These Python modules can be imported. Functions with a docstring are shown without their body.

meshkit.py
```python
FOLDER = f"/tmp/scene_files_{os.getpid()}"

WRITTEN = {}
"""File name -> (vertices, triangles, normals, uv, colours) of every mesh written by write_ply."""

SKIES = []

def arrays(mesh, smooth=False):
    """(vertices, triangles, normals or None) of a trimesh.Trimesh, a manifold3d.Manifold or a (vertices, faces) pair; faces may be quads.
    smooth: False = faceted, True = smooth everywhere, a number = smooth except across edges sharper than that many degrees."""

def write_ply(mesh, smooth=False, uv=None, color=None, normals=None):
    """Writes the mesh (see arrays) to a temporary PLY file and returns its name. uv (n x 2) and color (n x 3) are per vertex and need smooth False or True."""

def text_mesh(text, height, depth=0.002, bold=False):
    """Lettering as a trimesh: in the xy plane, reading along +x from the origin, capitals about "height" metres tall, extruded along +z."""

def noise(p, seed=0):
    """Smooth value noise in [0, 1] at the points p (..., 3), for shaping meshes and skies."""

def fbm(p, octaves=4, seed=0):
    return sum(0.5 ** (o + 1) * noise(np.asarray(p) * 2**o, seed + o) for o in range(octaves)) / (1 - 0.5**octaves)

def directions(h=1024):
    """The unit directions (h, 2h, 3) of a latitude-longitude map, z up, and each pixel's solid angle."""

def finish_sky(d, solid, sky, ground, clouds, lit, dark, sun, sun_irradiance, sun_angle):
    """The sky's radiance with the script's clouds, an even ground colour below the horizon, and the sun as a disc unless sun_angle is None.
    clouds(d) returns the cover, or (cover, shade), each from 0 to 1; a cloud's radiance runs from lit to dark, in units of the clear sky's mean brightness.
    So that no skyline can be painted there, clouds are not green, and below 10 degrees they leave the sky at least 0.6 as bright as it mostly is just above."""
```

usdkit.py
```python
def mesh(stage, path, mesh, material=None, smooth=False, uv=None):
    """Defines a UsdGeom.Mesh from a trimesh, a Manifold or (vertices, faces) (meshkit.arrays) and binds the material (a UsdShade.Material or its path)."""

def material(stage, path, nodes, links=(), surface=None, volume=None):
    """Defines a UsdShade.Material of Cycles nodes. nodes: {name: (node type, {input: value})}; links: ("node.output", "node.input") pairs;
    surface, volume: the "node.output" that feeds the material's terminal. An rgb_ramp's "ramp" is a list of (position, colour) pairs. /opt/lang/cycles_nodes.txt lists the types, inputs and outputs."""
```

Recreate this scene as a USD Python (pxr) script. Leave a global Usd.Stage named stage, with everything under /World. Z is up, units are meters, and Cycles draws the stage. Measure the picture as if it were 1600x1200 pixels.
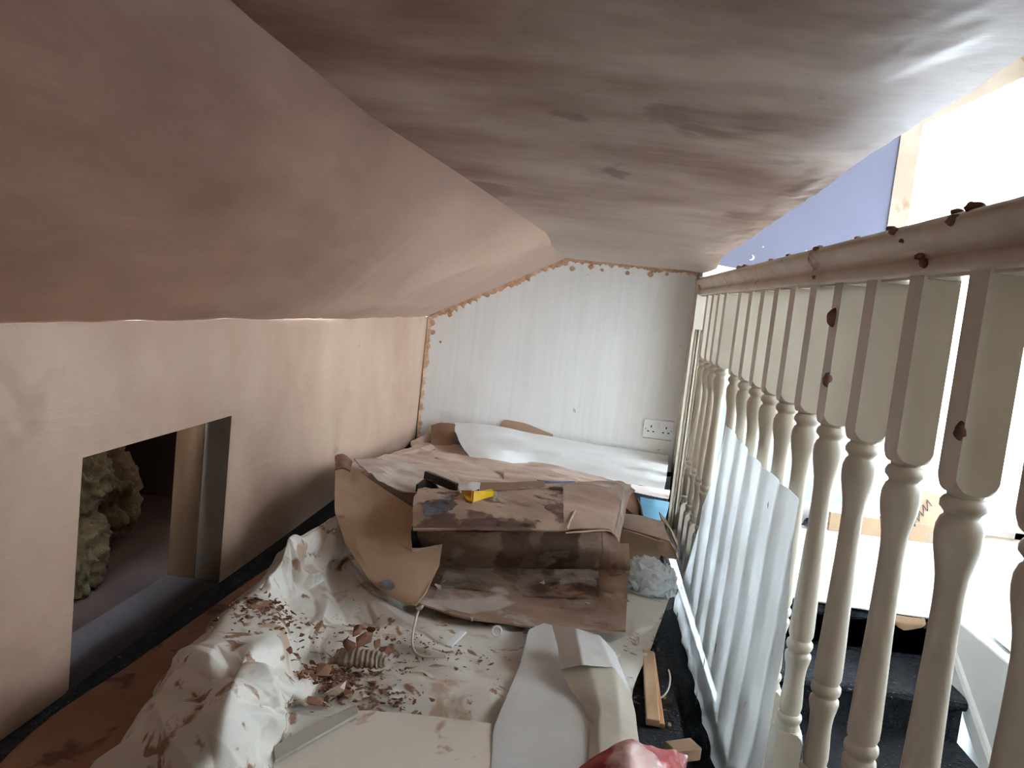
import math, random
import numpy as np, trimesh, manifold3d, usdkit, meshkit
from scipy import ndimage
from shapely.geometry import Polygon, box as sbox
from pxr import Usd, UsdGeom, UsdLux, UsdShade, Gf, Sdf

S = 1.1                                    # measured units -> metres
CAMZ = .656
stage = Usd.Stage.CreateInMemory()
UsdGeom.SetStageUpAxis(stage, 'Z'); UsdGeom.SetStageMetersPerUnit(stage, 1.0)
W = UsdGeom.Xform.Define(stage, '/World'); UsdGeom.Scope.Define(stage, '/World/Looks')

# ---------------------------------------------------------------- camera, sky, lights, exposure
def camera():
    yaw, pitch, roll = -0.08681, -0.09725, 0.10841
    cy, sy, cp, sp = math.cos(yaw), math.sin(yaw), math.cos(pitch), math.sin(pitch)
    f = np.array([sy*cp, cy*cp, sp]); r = np.array([cy, -sy, 0]); u = np.cross(r, f)
    cr, sr = math.cos(roll), math.sin(roll)
    R, U = cr*r+sr*u, -sr*r+cr*u
    m = Gf.Matrix4d(*R, 0, *U, 0, *(-f), 0, 0, 0, CAMZ*S, 1)
    c = UsdGeom.Camera.Define(stage, '/World/camera'); c.AddTransformOp().Set(m)
    c.CreateHorizontalApertureAttr(36.0); c.CreateVerticalApertureAttr(27.0)
    c.CreateFocalLengthAttr(36.0*1250/1600); c.CreateClippingRangeAttr((.02, 200.)); c.CreateFStopAttr(0.0)
    c.CreateExposureAttr(EXPOSURE)
EXPOSURE = 1.52
camera()
sky = UsdLux.DomeLight.Define(stage, '/World/sky'); sky.CreateIntensityAttr(3.5); sky.CreateColorAttr(Gf.Vec3f(.76, .88, 1.0))

sun = UsdLux.DistantLight.Define(stage, '/World/sun'); sun.CreateIntensityAttr(19.0); sun.CreateAngleAttr(1.2); sun.CreateColorAttr(Gf.Vec3f(1.0, .93, .82))
def aim(prim, d):
    d = np.array(d, float); d /= np.linalg.norm(d); z = -d; x = np.cross([0, 1, .2], z); x /= np.linalg.norm(x); y = np.cross(z, x)
    prim.AddTransformOp().Set(Gf.Matrix4d(*x, 0, *y, 0, *z, 0, 0, 0, 0, 1))
aim(sun, (-1.0, -.10, -1.2))
# ---------------------------------------------------------------- helpers
used = {}
def numbered(path):
    if path not in used: used[path] = 0; return path
    used[path] += 1; return numbered(f'{path}_{used[path]:03d}')
def meta(p, label=None, cat=None, group=None, kind=None):
    for k, v in (('label', label), ('category', cat), ('group', group), ('kind', kind)):
        if v: p.SetCustomDataByKey(k, v)
    return p
def scaled(mesh, smooth):
    v, f, n = meshkit.arrays(mesh, smooth); return v*S, f
def obj(name, mesh, mat, parent=None, smooth=False, uv=None, **k):
    base = parent.GetPath().pathString if parent else '/World'
    path = numbered(f'{base}/{name}')
    if hasattr(mesh, 'to_mesh'):
        q = mesh.to_mesh(); mesh = (q.vert_properties[:, :3], q.tri_verts)
    if isinstance(mesh, (tuple, list)): mesh = trimesh.Trimesh(np.asarray(mesh[0], float), tri(mesh[1]), process=False)
    mesh = mesh.copy(); mesh.apply_scale(S)
    return meta(usdkit.mesh(stage, path, mesh, mat, smooth=smooth, uv=uv).GetPrim(), **k)
def tri(f):
    f = np.asarray(f)
    return np.vstack([f[:, [0, 1, 2]], f[:, [0, 2, 3]]]) if f.shape[1] == 4 else f
def thing(name, label, cat, **k):
    x = UsdGeom.Xform.Define(stage, numbered('/World/'+name)); return meta(x.GetPrim(), label=label, cat=cat, **k)
def structure(name, mesh=None, mat=None, parent=None, smooth=False):
    if mesh is None: return meta(UsdGeom.Xform.Define(stage, numbered('/World/'+name)).GetPrim(), kind='structure')
    return obj(name, mesh, mat, parent, smooth, kind=None if parent else 'structure')
def join(*m): return trimesh.util.concatenate([trimesh.Trimesh(np.asarray(a[0], float), tri(a[1]), process=False) if isinstance(a, tuple) else a for a in m])
def box(x0, x1, y0, y1, z0, z1):
    b = trimesh.creation.box([x1-x0, y1-y0, z1-z0]); b.apply_translation([(x0+x1)/2, (y0+y1)/2, (z0+z1)/2]); return b
def rbox(x0, x1, y0, y1, z0, z1, r=.003):
    pts = np.array([[x, y, z] for x in (x0+r, x1-r) for y in (y0+r, y1-r) for z in (z0+r, z1-r)])
    sp = manifold3d.Manifold.sphere(r, 8)
    return manifold3d.Manifold.batch_hull([sp.translate(tuple(p)) for p in pts])
def grid_faces(n, m):
    i, j = np.meshgrid(np.arange(n-1), np.arange(m-1), indexing='ij'); a = i*m+j
    return np.stack([a, a+m, a+m+1, a+1], -1).reshape(-1, 4)
def gridmesh(P):
    n, m = P.shape[:2]; return trimesh.Trimesh(P.reshape(-1, 3), tri(grid_faces(n, m)), process=False)
def normals(P):
    a, b = np.gradient(P, axis=0), np.gradient(P, axis=1); n = np.cross(a, b)
    return n/(np.linalg.norm(n, axis=-1, keepdims=True)+1e-12)
def solid(P, t):
    """a sheet through the grid P with thickness t"""
    n, m = P.shape[:2]; N = normals(P); A, B = P+N*t/2, P-N*t/2
    v = np.vstack([A.reshape(-1, 3), B.reshape(-1, 3)]); f = grid_faces(n, m); k = n*m
    e = [(i*m, (i+1)*m) for i in range(n-1)] + [((n-1)*m+j, (n-1)*m+j+1) for j in range(m-1)] + [((i+1)*m+m-1, i*m+m-1) for i in range(n-1)] + [(j+1, j) for j in range(m-1)]
    sides = np.array([[a, a+k, b+k, b] for a, b in e])
    mesh = trimesh.Trimesh(v, np.vstack([tri(f), tri(f[:, ::-1]+k), tri(sides[:, ::-1])]), process=False)
    return mesh
def patch(rows, n=60, m=60, smooth=.5, amp=0., freq=8., seed=0, rag=0., ragf=9., ridge=0., ridgef=5., t=.0015, lin=False, fac=0., fk=120, raw=False, fw=(1, 1)):
    """a sheet from a grid of measured points; amp/ridge crumple it, rag tears its edge"""
    R = np.array(rows, float); a, b = R.shape[:2]
    u, v = np.linspace(0, 1, n), np.linspace(0, 1, m); uu, vv = np.meshgrid(u, v, indexing='ij')
    if rag:
        w = .5+.5*np.cos(np.pi*np.clip(np.minimum.reduce([uu, 1-uu])/.25, 0, 1)); w2 = .5+.5*np.cos(np.pi*np.clip(np.minimum(vv, 1-vv)/.25, 0, 1))
        q = np.stack([uu*0+seed, vv*ragf, (uu > .5)*7.], -1); q2 = np.stack([uu*ragf, vv*0+seed+3, (vv > .5)*7.], -1)
        uu = uu + np.where(uu < .5, 1, -1)*w*rag*meshkit.fbm(q, 4, seed); vv = vv + np.where(vv < .5, 1, -1)*w2*rag*meshkit.fbm(q2, 4, seed+1)
    def up(G):
        return ndimage.map_coordinates(G, [uu*(a-1), vv*(b-1)], order=1, mode='nearest')
    P = np.stack([up(R[..., k]) for k in range(3)], -1)
    if smooth and not lin:
        sg = (smooth*n/(a-1)*.5, smooth*m/(b-1)*.5)
        pad = 12
        E = np.stack([np.pad(P[..., k], pad, mode='reflect', reflect_type='odd') for k in range(3)], -1)
        P = np.stack([ndimage.gaussian_filter(E[..., k], sg) for k in range(3)], -1)[pad:-pad, pad:-pad]
    N = normals(P); N *= np.where(N[..., 2:].mean() < 0, -1, 1)
    if fac: P = P + N*(np.interp(vv, np.linspace(0, 1, len(fw)), fw)*fac*(facet(uu, vv, fk, seed)+.45*facet(uu, vv, fk*4, seed+1)))[..., None]
    if amp: P = P + N*((meshkit.fbm(P*freq, 4, seed)-.5)*2*amp)[..., None]
    if ridge:
        r = 1-np.abs(2*meshkit.fbm(P*ridgef+3, 3, seed+5)-1)*2; P = P+N*(np.clip(r, -.4, 1)*ridge)[..., None]
    return P if raw else solid(P, t)
def overlay(P, u0, u1, v0, v1, off, t=.0006):
    N = normals(P); N *= np.where((N[..., 1]-N[..., 2]).mean() > 0, -1, 1); n, m = P.shape[:2]
    return solid((P+N*off)[int(u0*n):int(u1*n)+1, int(v0*m):int(v1*m)+1], t)
def facet(uu, vv, k, seed, asp=1.):
    from scipy.interpolate import LinearNDInterpolator
    rng = np.random.default_rng(seed); p = rng.uniform(-.15, 1.15, (k, 2)); h = rng.uniform(-1, 1, k)
    return LinearNDInterpolator(p*[1, asp], h, fill_value=0)(uu, vv*asp)
def lathe(prof, sides=20):
    p = np.array(prof, float); a = np.arange(sides)*2*np.pi/sides
    v = np.stack([p[:, None, 0]*np.cos(a), p[:, None, 0]*np.sin(a), np.broadcast_to(p[:, None, 1], (len(p), sides))], -1).reshape(-1, 3)
    i, j = np.meshgrid(np.arange(len(p)-1), np.arange(sides), indexing='ij'); b = (j+1) % sides
    return trimesh.Trimesh(v, tri(np.stack([i*sides+j, i*sides+b, (i+1)*sides+b, (i+1)*sides+j], -1).reshape(-1, 4)), process=False)
def tube(pts, r, sides=8):
    p = np.array(pts, float)
    t = np.linspace(0, 1, len(p)); tt = np.linspace(0, 1, len(p)*6); p = np.stack([np.interp(tt, t, p[:, k]) for k in range(3)], 1)
    p = ndimage.gaussian_filter1d(p, 2.5, axis=0, mode='nearest')
    d = np.gradient(p, axis=0); d /= np.linalg.norm(d, axis=1, keepdims=True)+1e-9
    a = np.cross(d, [.3, .2, 1.]); a /= np.linalg.norm(a, axis=1, keepdims=True); b = np.cross(d, a); g = np.arange(sides)*2*np.pi/sides
    v = (p[:, None]+r*(np.cos(g)[None, :, None]*a[:, None]+np.sin(g)[None, :, None]*b[:, None])).reshape(-1, 3); k = len(p)
    i, j = np.meshgrid(np.arange(k-1), np.arange(sides), indexing='ij'); jb = (j+1) % sides
    f = tri(np.stack([i*sides+j, (i+1)*sides+j, (i+1)*sides+jb, i*sides+jb], -1).reshape(-1, 4))
    caps = [[0, q+1, q] for q in range(1, sides-1)]+[[(k-1)*sides, (k-1)*sides+q, (k-1)*sides+q+1] for q in range(1, sides-1)]
    return trimesh.Trimesh(v, np.vstack([f, caps]), process=False)
def rock(c, r, seed, flat=.5, sub=2, jag=.45):
    m = trimesh.creation.icosphere(sub, 1.); v = m.vertices.copy()
    v *= (1-jag/2+jag*meshkit.fbm(v*1.3+seed*7.7, 3, seed))[:, None]; v *= np.array([1, 1, flat])*r
    rng = np.random.default_rng(seed); a = rng.uniform(0, 6.28); R = trimesh.transformations.rotation_matrix(a, [0, 0, 1])[:3, :3]
    m.vertices = v@R.T+np.array(c); return m
def chip(c, r, seed, flat=.5, k=9):
    rng = np.random.default_rng(seed); v = rng.normal(size=(k, 3)); v /= np.linalg.norm(v, axis=1, keepdims=True); v *= rng.uniform(.6, 1.15, (k, 1))*np.array([1.2, .75, flat])*r
    h = trimesh.Trimesh(v, process=False).convex_hull if False else trimesh.convex.convex_hull(v)
    R = trimesh.transformations.euler_matrix(*rng.uniform(-.5, .5, 2), rng.uniform(0, 6.28))[:3, :3]
    h.vertices = h.vertices@R.T+np.array(c); return h
def crumple(c, r, seed, squash=(1, 1, .7), sub=3, jit=.10):
    m = trimesh.creation.icosphere(sub, 1.); v = m.vertices; rng = np.random.default_rng(seed)
    q = 1-np.abs(2*meshkit.fbm(v*1.7+seed, 4, seed)-1)
    v = v*(.5+.5*q+jit*rng.uniform(-1, 1, len(v)))[:, None]*np.array(squash)*r; v[:, 2] = np.maximum(v[:, 2], -.5*r*squash[2]); m.vertices = v+np.array(c); return m
def prism(poly, z0, z1):
    m = trimesh.creation.extrude_polygon(Polygon(poly), z1-z0, engine='earcut'); m.apply_translation([0, 0, z0]); return m
def prism_y(poly, y0, y1):
    """polygon in (x, z) extruded along y"""
    m = trimesh.creation.extrude_polygon(Polygon(poly), y1-y0, engine='earcut'); v = m.vertices.copy(); m.vertices = np.stack([v[:, 0], y0+v[:, 2], v[:, 1]], 1); m.invert(); return m
def prism_x(poly, x0, x1):
    """polygon in (y, z) extruded along x"""
    m = trimesh.creation.extrude_polygon(Polygon(poly), x1-x0, engine='earcut'); v = m.vertices.copy(); m.vertices = np.stack([x0+v[:, 2], v[:, 0], v[:, 1]], 1); return m

# ---------------------------------------------------------------- materials
def mat(name, base, tint=None, scale=6., stretch=(1, 1, 1), rough=.7, bump=0., bscale=None, bstretch=None, spots=None, spot_scale=20., spot_amt=.35, spot2=None, spot2_scale=5., spot2_amt=.4, spec=.3, detail=5., contrast=(.35, .65), light_ramp=None, trans=0.):
    n = {'g': ('geometry', {}), 'map': ('mapping', {'scale': stretch}), 'n': ('noise_texture', {'scale': scale, 'detail': detail, 'roughness': .6}),
         'r': ('map_range', {'from_min': contrast[0], 'from_max': contrast[1], 'clamp': True}),
         'mix': ('mix_color', {'a': base, 'b': tint if tint else base}), 'p': ('principled_bsdf', {'roughness': rough, 'specular_ior_level': spec})}
    L = [('g.position', 'map.vector'), ('map.vector', 'n.vector'), ('n.fac', 'r.value'), ('r.result', 'mix.fac')]
    out = 'mix.result'
    for i, (sp, sc, am) in enumerate(((spots, spot_scale, spot_amt), (spot2, spot2_scale, spot2_amt))):
        if sp is None: continue
        n[f's{i}'] = ('noise_texture', {'scale': sc, 'detail': 4., 'roughness': .55, 'distortion': .6}); n[f'sr{i}'] = ('map_range', {'from_min': 1-am, 'from_max': 1-am+.06, 'clamp': True}); n[f'sm{i}'] = ('mix_color', {'b': sp})
        L += [('g.position', f's{i}.vector'), (f's{i}.fac', f'sr{i}.value'), (f'sr{i}.result', f'sm{i}.fac'), (out, f'sm{i}.a')]; out = f'sm{i}.result'
    if light_ramp:                                                        # light falloff painted into the plaster colour, paler towards the gable
        n['sx'] = ('separate_xyz', {}); n['dn'] = ('noise_texture', {'scale': 1.6, 'detail': 3.}); n['dm'] = ('math', {'math_type': 'multiply_add', 'value2': 1.4}); n['dr'] = ('map_range', {'from_min': light_ramp[1], 'from_max': light_ramp[2], 'clamp': True, 'range_type': 'smoothstep'}); n['dx'] = ('mix_color', {'b': light_ramp[0]})
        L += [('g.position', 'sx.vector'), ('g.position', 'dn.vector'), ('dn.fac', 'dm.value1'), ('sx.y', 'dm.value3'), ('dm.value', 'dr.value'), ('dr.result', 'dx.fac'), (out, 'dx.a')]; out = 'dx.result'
    L += [(out, 'p.base_color')]
    if bump:
        n['bm'] = ('mapping', {'scale': bstretch or stretch}); n['bn'] = ('noise_texture', {'scale': bscale or scale*4, 'detail': 6., 'roughness': .6}); n['b'] = ('bump', {'strength': 1., 'distance': bump})
        L += [('g.position', 'bm.vector'), ('bm.vector', 'bn.vector'), ('bn.fac', 'b.height'), ('b.normal', 'p.normal')]
    surf = 'p.BSDF'
    if trans:
        n['t'] = ('translucent_bsdf', {}); n['mx'] = ('mix_closure', {'fac': trans}); L += [(out, 't.color'), ('p.BSDF', 'mx.closure1'), ('t.BSDF', 'mx.closure2')]; surf = 'mx.closure'
    return usdkit.material(stage, '/World/Looks/'+name, n, L, surface=surf)
M = {}
M['plaster'] = mat('pink_plaster', (.35, .22, .155), (.43, .30, .22), 2.2, (1, 1, 1.), .62, .0012, 9., (1, 1, 4), spots=(.31, .19, .135), spot_scale=3.5, spot_amt=.36, spec=.25)
M['slope'] = mat('slope_plaster', (.125, .052, .029), (.205, .104, .067), 2.0, (2.2, .6, 2.2), .55, .0012, 8., (3, .5, 3), spec=.2, light_ramp=((.42, .285, .215), 1.7, 4.4))
M['ceil'] = mat('ceiling_plaster', (.20, .10, .065), (.42, .31, .25), 2.2, (.9, 1.7, 1), .5, .0011, 6., (.7, 3., 1), spots=(.17, .085, .055), spot_scale=3.2, spot_amt=.40, spec=.28, light_ramp=((.50, .40, .33), 2.6, 4.6))
M['plaster_edge'] = mat('plaster_smear', (.40, .20, .10), (.62, .42, .28), 30., rough=.8, bump=.002, bscale=40.)
M['white_wall'] = mat('white_wall', (.82, .81, .785), (.77, .76, .735), 7., (6, 1, .3), .6, .0003, 34., (7, 1, .25), spots=(.45, .39, .34), spot_scale=24., spot_amt=.275, spec=.25)
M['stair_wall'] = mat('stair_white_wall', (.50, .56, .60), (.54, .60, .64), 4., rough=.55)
M['purple'] = mat('purple_paint', (.135, .14, .20), (.145, .15, .215), 4., rough=.6, spots=(.6, .57, .6), spot_scale=14., spot_amt=.24)
M['cream'] = mat('cream_plaster', (.72, .62, .52), (.80, .72, .62), 4., rough=.7)
M['jamb'] = mat('jamb_plaster', (.36, .29, .225), (.44, .37, .30), 4., rough=.8, spots=(.30, .19, .12), spot_scale=5., spot_amt=.36)
M['gloss'] = mat('cream_gloss_paint', (.60, .535, .43), (.64, .575, .475), 7., rough=.38, spec=.4, spots=(.30, .17, .11), spot_scale=26., spot_amt=.275)
M['rail'] = mat('dusty_rail_paint', (.66, .58, .47), (.50, .36, .27), 7., (1, .5, 1), .45, .001, 30., spots=(.22, .10, .07), spot_scale=13., spot_amt=.34, spec=.4, contrast=(.45, .75))
M['upvc'] = mat('white_window_frame', (.85, .86, .87), rough=.35)
M['white_paint'] = mat('white_string_paint', (.80, .83, .84), (.76, .79, .80), 6., rough=.4)
M['carpet'] = mat('black_glitter_carpet', (.008, .009, .012), (.022, .025, .033), 60., rough=.9, bump=.006, bscale=160., spots=(.35, .40, .48), spot_scale=120., spot_amt=.33)
M['stair'] = mat('stair_carpet', (.020, .024, .032), (.045, .055, .072), 60., rough=.85, bump=.008, bscale=120., spots=(.5, .56, .66), spot_scale=110., spot_amt=.335)
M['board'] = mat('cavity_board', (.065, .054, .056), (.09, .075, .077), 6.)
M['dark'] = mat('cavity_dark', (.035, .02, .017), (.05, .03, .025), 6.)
M['wood'] = mat('pine', (.62, .40, .23), (.72, .52, .33), 6., (6, 1, 6), .6, .0005, 20.)
M['stud'] = mat('old_stud', (.12, .065, .033), (.16, .09, .048), 6., (6, 6, 1), .7)
M['reveal'] = mat('plasterboard_edge', (.30, .245, .20), (.36, .30, .245), 9., rough=.8)
M['sheet'] = mat('dust_sheet', (.85, .81, .74), (.79, .74, .66), 5., rough=.55, bump=.0012, bscale=24., spots=(.36, .20, .12), spot_scale=21., spot_amt=.415, spot2=(.60, .44, .31), spot2_scale=7.5, spot2_amt=.40, trans=.18)
M['paper'] = mat('white_lining_paper', (.80, .79, .77), (.75, .74, .71), 6., rough=.6, spots=(.32, .27, .24), spot_scale=30., spot_amt=.27, trans=.15)
M['creamboard'] = mat('cream_board', (.78, .70, .60), (.74, .65, .55), 3., rough=.6, spots=(.46, .27, .15), spot_scale=11., spot_amt=.36)
M['ground'] = mat('outside_ground', (.16, .16, .155), (.20, .20, .19), .5)
M['tape'] = mat('parcel_tape', (.25, .145, .09), (.33, .21, .14), 8., (1, 1, 1), .35, spec=.5, spots=(.17, .085, .055), spot_scale=9., spot_amt=.38)
M['print'] = mat('faded_print', (.24, .165, .13), (.30, .215, .165), 40., (.4, 6, 6), .75, spots=(.16, .085, .06), spot_scale=9., spot_amt=.40)
def stain(name, col, sc, lo):
    return usdkit.material(stage, '/World/Looks/'+name, {'g': ('geometry', {}), 'n': ('noise_texture', {'scale': sc, 'detail': 4., 'roughness': .6}), 'r': ('map_range', {'from_min': lo, 'from_max': lo+.22, 'clamp': True}), 'p': ('principled_bsdf', {'base_color': col, 'roughness': .7}), 't': ('transparent_bsdf', {}), 'm': ('mix_closure', {})},
        [('g.position', 'n.vector'), ('n.fac', 'r.value'), ('r.result', 'm.fac'), ('t.BSDF', 'm.closure1'), ('p.BSDF', 'm.closure2')], surface='m.closure')
M['bluedark2'] = mat('dark_cloth', (.03, .035, .06), (.06, .07, .10), 20., rough=.9)
M['smear'] = stain('grey_paint_smear', (.15, .16, .19), 24., .42)
M['dustpatch'] = stain('plaster_dust', (.58, .50, .44), 8., .50)
M['damp'] = stain('damp_and_shade', (.17, .09, .065), 11., .47)  # stain on the lid, painted shade on the box face
M['splash'] = mat('brown_splash', (.14, .065, .045), (.22, .11, .08), 40., rough=.7)
M['sheet2'] = mat('cream_sheet', (.72, .66, .56), (.66, .59, .49), 5., rough=.55, bump=.0008, bscale=24., spots=(.42, .25, .14), spot_scale=9., spot_amt=.36, trans=.18)
M['grit_paper'] = mat('dusty_pale_paper', (.56, .48, .41), (.44, .34, .27), 9., rough=.85, bump=.0012, bscale=60.)
M['card_top'] = mat('brown_cardboard_lid', (.34, .22, .155), (.44, .31, .23), 4., (1, 2, 1), .75, .0006, 40., spots=(.24, .125, .085), spot_scale=5., spot_amt=.42)
M['card_dark'] = mat('dark_cardboard', (.21, .115, .075), (.27, .155, .10), 6., rough=.8)
M['bluedark'] = mat('dark_blue_plastic', (.05, .07, .22), rough=.4)
M['wood_orange'] = mat('orange_pine', (.62, .32, .14), (.66, .38, .20), 6., rough=.6)
M['wood_old'] = mat('old_brown_wood', (.36, .22, .14), (.44, .29, .19), 9., rough=.7)
M['redmix'] = mat('red_white_plastic', (.36, .03, .035), (.66, .42, .38), 5., rough=.28, bump=.001, bscale=30., contrast=(.50, .56))
M['card'] = mat('brown_cardboard', (.40, .26, .165), (.46, .31, .20), 5., rough=.75, bump=.0004, bscale=50., spots=(.27, .15, .095), spot_scale=6., spot_amt=.36)
M['card_dirty'] = mat('dirty_cardboard', (.30, .19, .135), (.39, .275, .21), 5., (1, 3, 1), .75, .0006, 40., spots=(.21, .10, .065), spot_scale=9., spot_amt=.41, spot2=(.60, .50, .44), spot2_scale=4., spot2_amt=.42)
M['card_dusty'] = mat('dusty_cardboard', (.42, .29, .215), (.54, .43, .35), 5., (1, 2, 1), .8, .0008, 40., spots=(.36, .22, .15), spot_scale=7., spot_amt=.38)
M['card_new'] = mat('pale_cardboard', (.46, .33, .21), (.52, .38, .26), 5., rough=.75)
M['card_white'] = mat('landing_cardboard', (.74, .685, .63), (.78, .735, .69), 3., rough=.75)
M['brown_paper'] = mat('stained_brown_paper', (.27, .135, .085), (.35, .19, .12), 5., rough=.7, spots=(.14, .065, .04), spot_scale=9., spot_amt=.42)
M['crumb'] = usdkit.material(stage, '/World/Looks/plaster_crumbs', {'g': ('geometry', {}), 'r': ('rgb_ramp', {'ramp': [(0, (.24, .12, .075)), (.4, (.38, .22, .14)), (.75, (.52, .36, .25)), (1, (.72, .60, .48))]}), 'p': ('principled_bsdf', {'roughness': .9, 'specular_ior_level': .2})}, [('g.random_per_island', 'r.fac'), ('r.color', 'p.base_color')], surface='p.BSDF')
M['pale_crumb'] = mat('pale_crumbs', (.66, .56, .44), (.50, .38, .28), 40., rough=.85)
M['grit'] = mat('grey_grit', (.26, .20, .145), (.46, .38, .29), 70., rough=.9, bump=.002, bscale=90.)
M['yellow'] = mat('yellow_plastic', (.80, .50, .01), rough=.35)
M['orange'] = mat('orange_plastic', (.62, .30, .02), rough=.35)
M['black'] = mat('black_plastic', (.025, .018, .016), rough=.35)
M['blue'] = mat('blue_plastic', (.10, .27, .40), (.16, .36, .48), 9., rough=.35)
M['red'] = mat('red_plastic', (.36, .03, .035), (.46, .05, .05), 9., rough=.28, bump=.001, bscale=30.)
M['redpale'] = mat('pale_red_plastic', (.62, .30, .27), (.70, .50, .46), 12., rough=.28)
M['poly'] = mat('white_plastic_bag', (.82, .85, .86), (.75, .78, .80), 9., rough=.3, trans=.35, bump=.001, bscale=40.)
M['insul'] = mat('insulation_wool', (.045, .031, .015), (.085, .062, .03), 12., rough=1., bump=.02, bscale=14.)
M['ink'] = mat('dark_ink', (.04, .045, .09), rough=.6)
M['white'] = mat('white_plastic', (.84, .85, .85), rough=.35)
M['cord'] = mat('string_piece', (.68, .62, .54), rough=.5)
M['grey'] = mat('grey_strip', (.42, .385, .32), rough=.6)
M['glass'] = usdkit.material(stage, '/World/Looks/window_glass', {'t': ('transparent_bsdf', {'color': (.97, .98, .98)}), 'g': ('glossy_bsdf', {'roughness': .0}), 'f': ('fresnel', {'IOR': 1.45}), 'm': ('mix_closure', {})}, [('f.fac', 'm.fac'), ('t.BSDF', 'm.closure1'), ('g.BSDF', 'm.closure2')], surface='m.closure')
M['plastic'] = usdkit.material(stage, '/World/Looks/polythene', {'g': ('geometry', {}), 'n': ('noise_texture', {'scale': 7., 'detail': 5.}), 'r': ('map_range', {'from_min': .3, 'from_max': .75, 'to_min': .42, 'to_max': .62, 'clamp': True}),
    's': ('noise_texture', {'scale': 20., 'detail': 4.}), 'sr': ('map_range', {'from_min': .69, 'from_max': .73, 'clamp': True}), 'sm': ('mix_color', {'a': (.72, .725, .715), 'b': (.30, .20, .15)}),
    'p': ('principled_bsdf', {'roughness': .3, 'specular_ior_level': .5}), 't': ('translucent_bsdf', {'color': (.74, .74, .735)}), 'tr': ('transparent_bsdf', {'color': (.9, .92, .93)}), 'm1': ('mix_closure', {}), 'm2': ('mix_closure', {'fac': .2})},
    [('g.position', 'n.vector'), ('n.fac', 'r.value'), ('r.result', 'm1.fac'), ('g.position', 's.vector'), ('s.fac', 'sr.value'), ('sr.result', 'sm.fac'), ('sm.result', 'p.base_color'), ('p.BSDF', 'm1.closure1'), ('t.BSDF', 'm1.closure2'), ('m1.closure', 'm2.closure1'), ('tr.BSDF', 'm2.closure2')], surface='m2.closure')

# ---------------------------------------------------------------- the shell
D, KX, RX = 3.55, -.72, 2.1
LAND, LOW = -.148, -1.1
YB = -1.3                                                          # the wall behind the photographer
def zc(y): return np.interp(y, [-1.3, .5, .96, 1.33, 1.9, 2.9, 3.4, 3.55], [1.03, 1.006, .994, .984, .964, .921, .896, .888])
def xc(y): return np.interp(y, [-1.3, .6, 1.06, 1.5, 1.9, 2.92, 3.55], [-.5, -.495, -.485, -.45, -.37, -.174, -.131])
def bx(y): return .422+.008*y                                      # the balustrade's landing side
def xe(y): return .437+.004*y                                      # edge of the low ceiling
KT = .566

# floor of the landing (dark carpet) and everything below it
fl = [prism([(KX-.06, YB), (.228, YB), (.228, 1.62), (.25, 1.8), (.262, 1.9), (.29, 2.3), (.34, 2.8), (.42, 3.4), (.44, D), (KX-.06, D)], -.34, 0), prism([(.2, YB), (.43, YB), (.44, D), (.2, D)], -.40, -.34)]
structure('floor', join(*fl), M['carpet'])
structure('floor', box(.486, RX+.1, 2.47, D+.05, LAND-.12, LAND), M['carpet'])
structure('floor', box(.40, RX+.1, YB, D, LOW-.1, LOW), M['carpet'])
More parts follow.
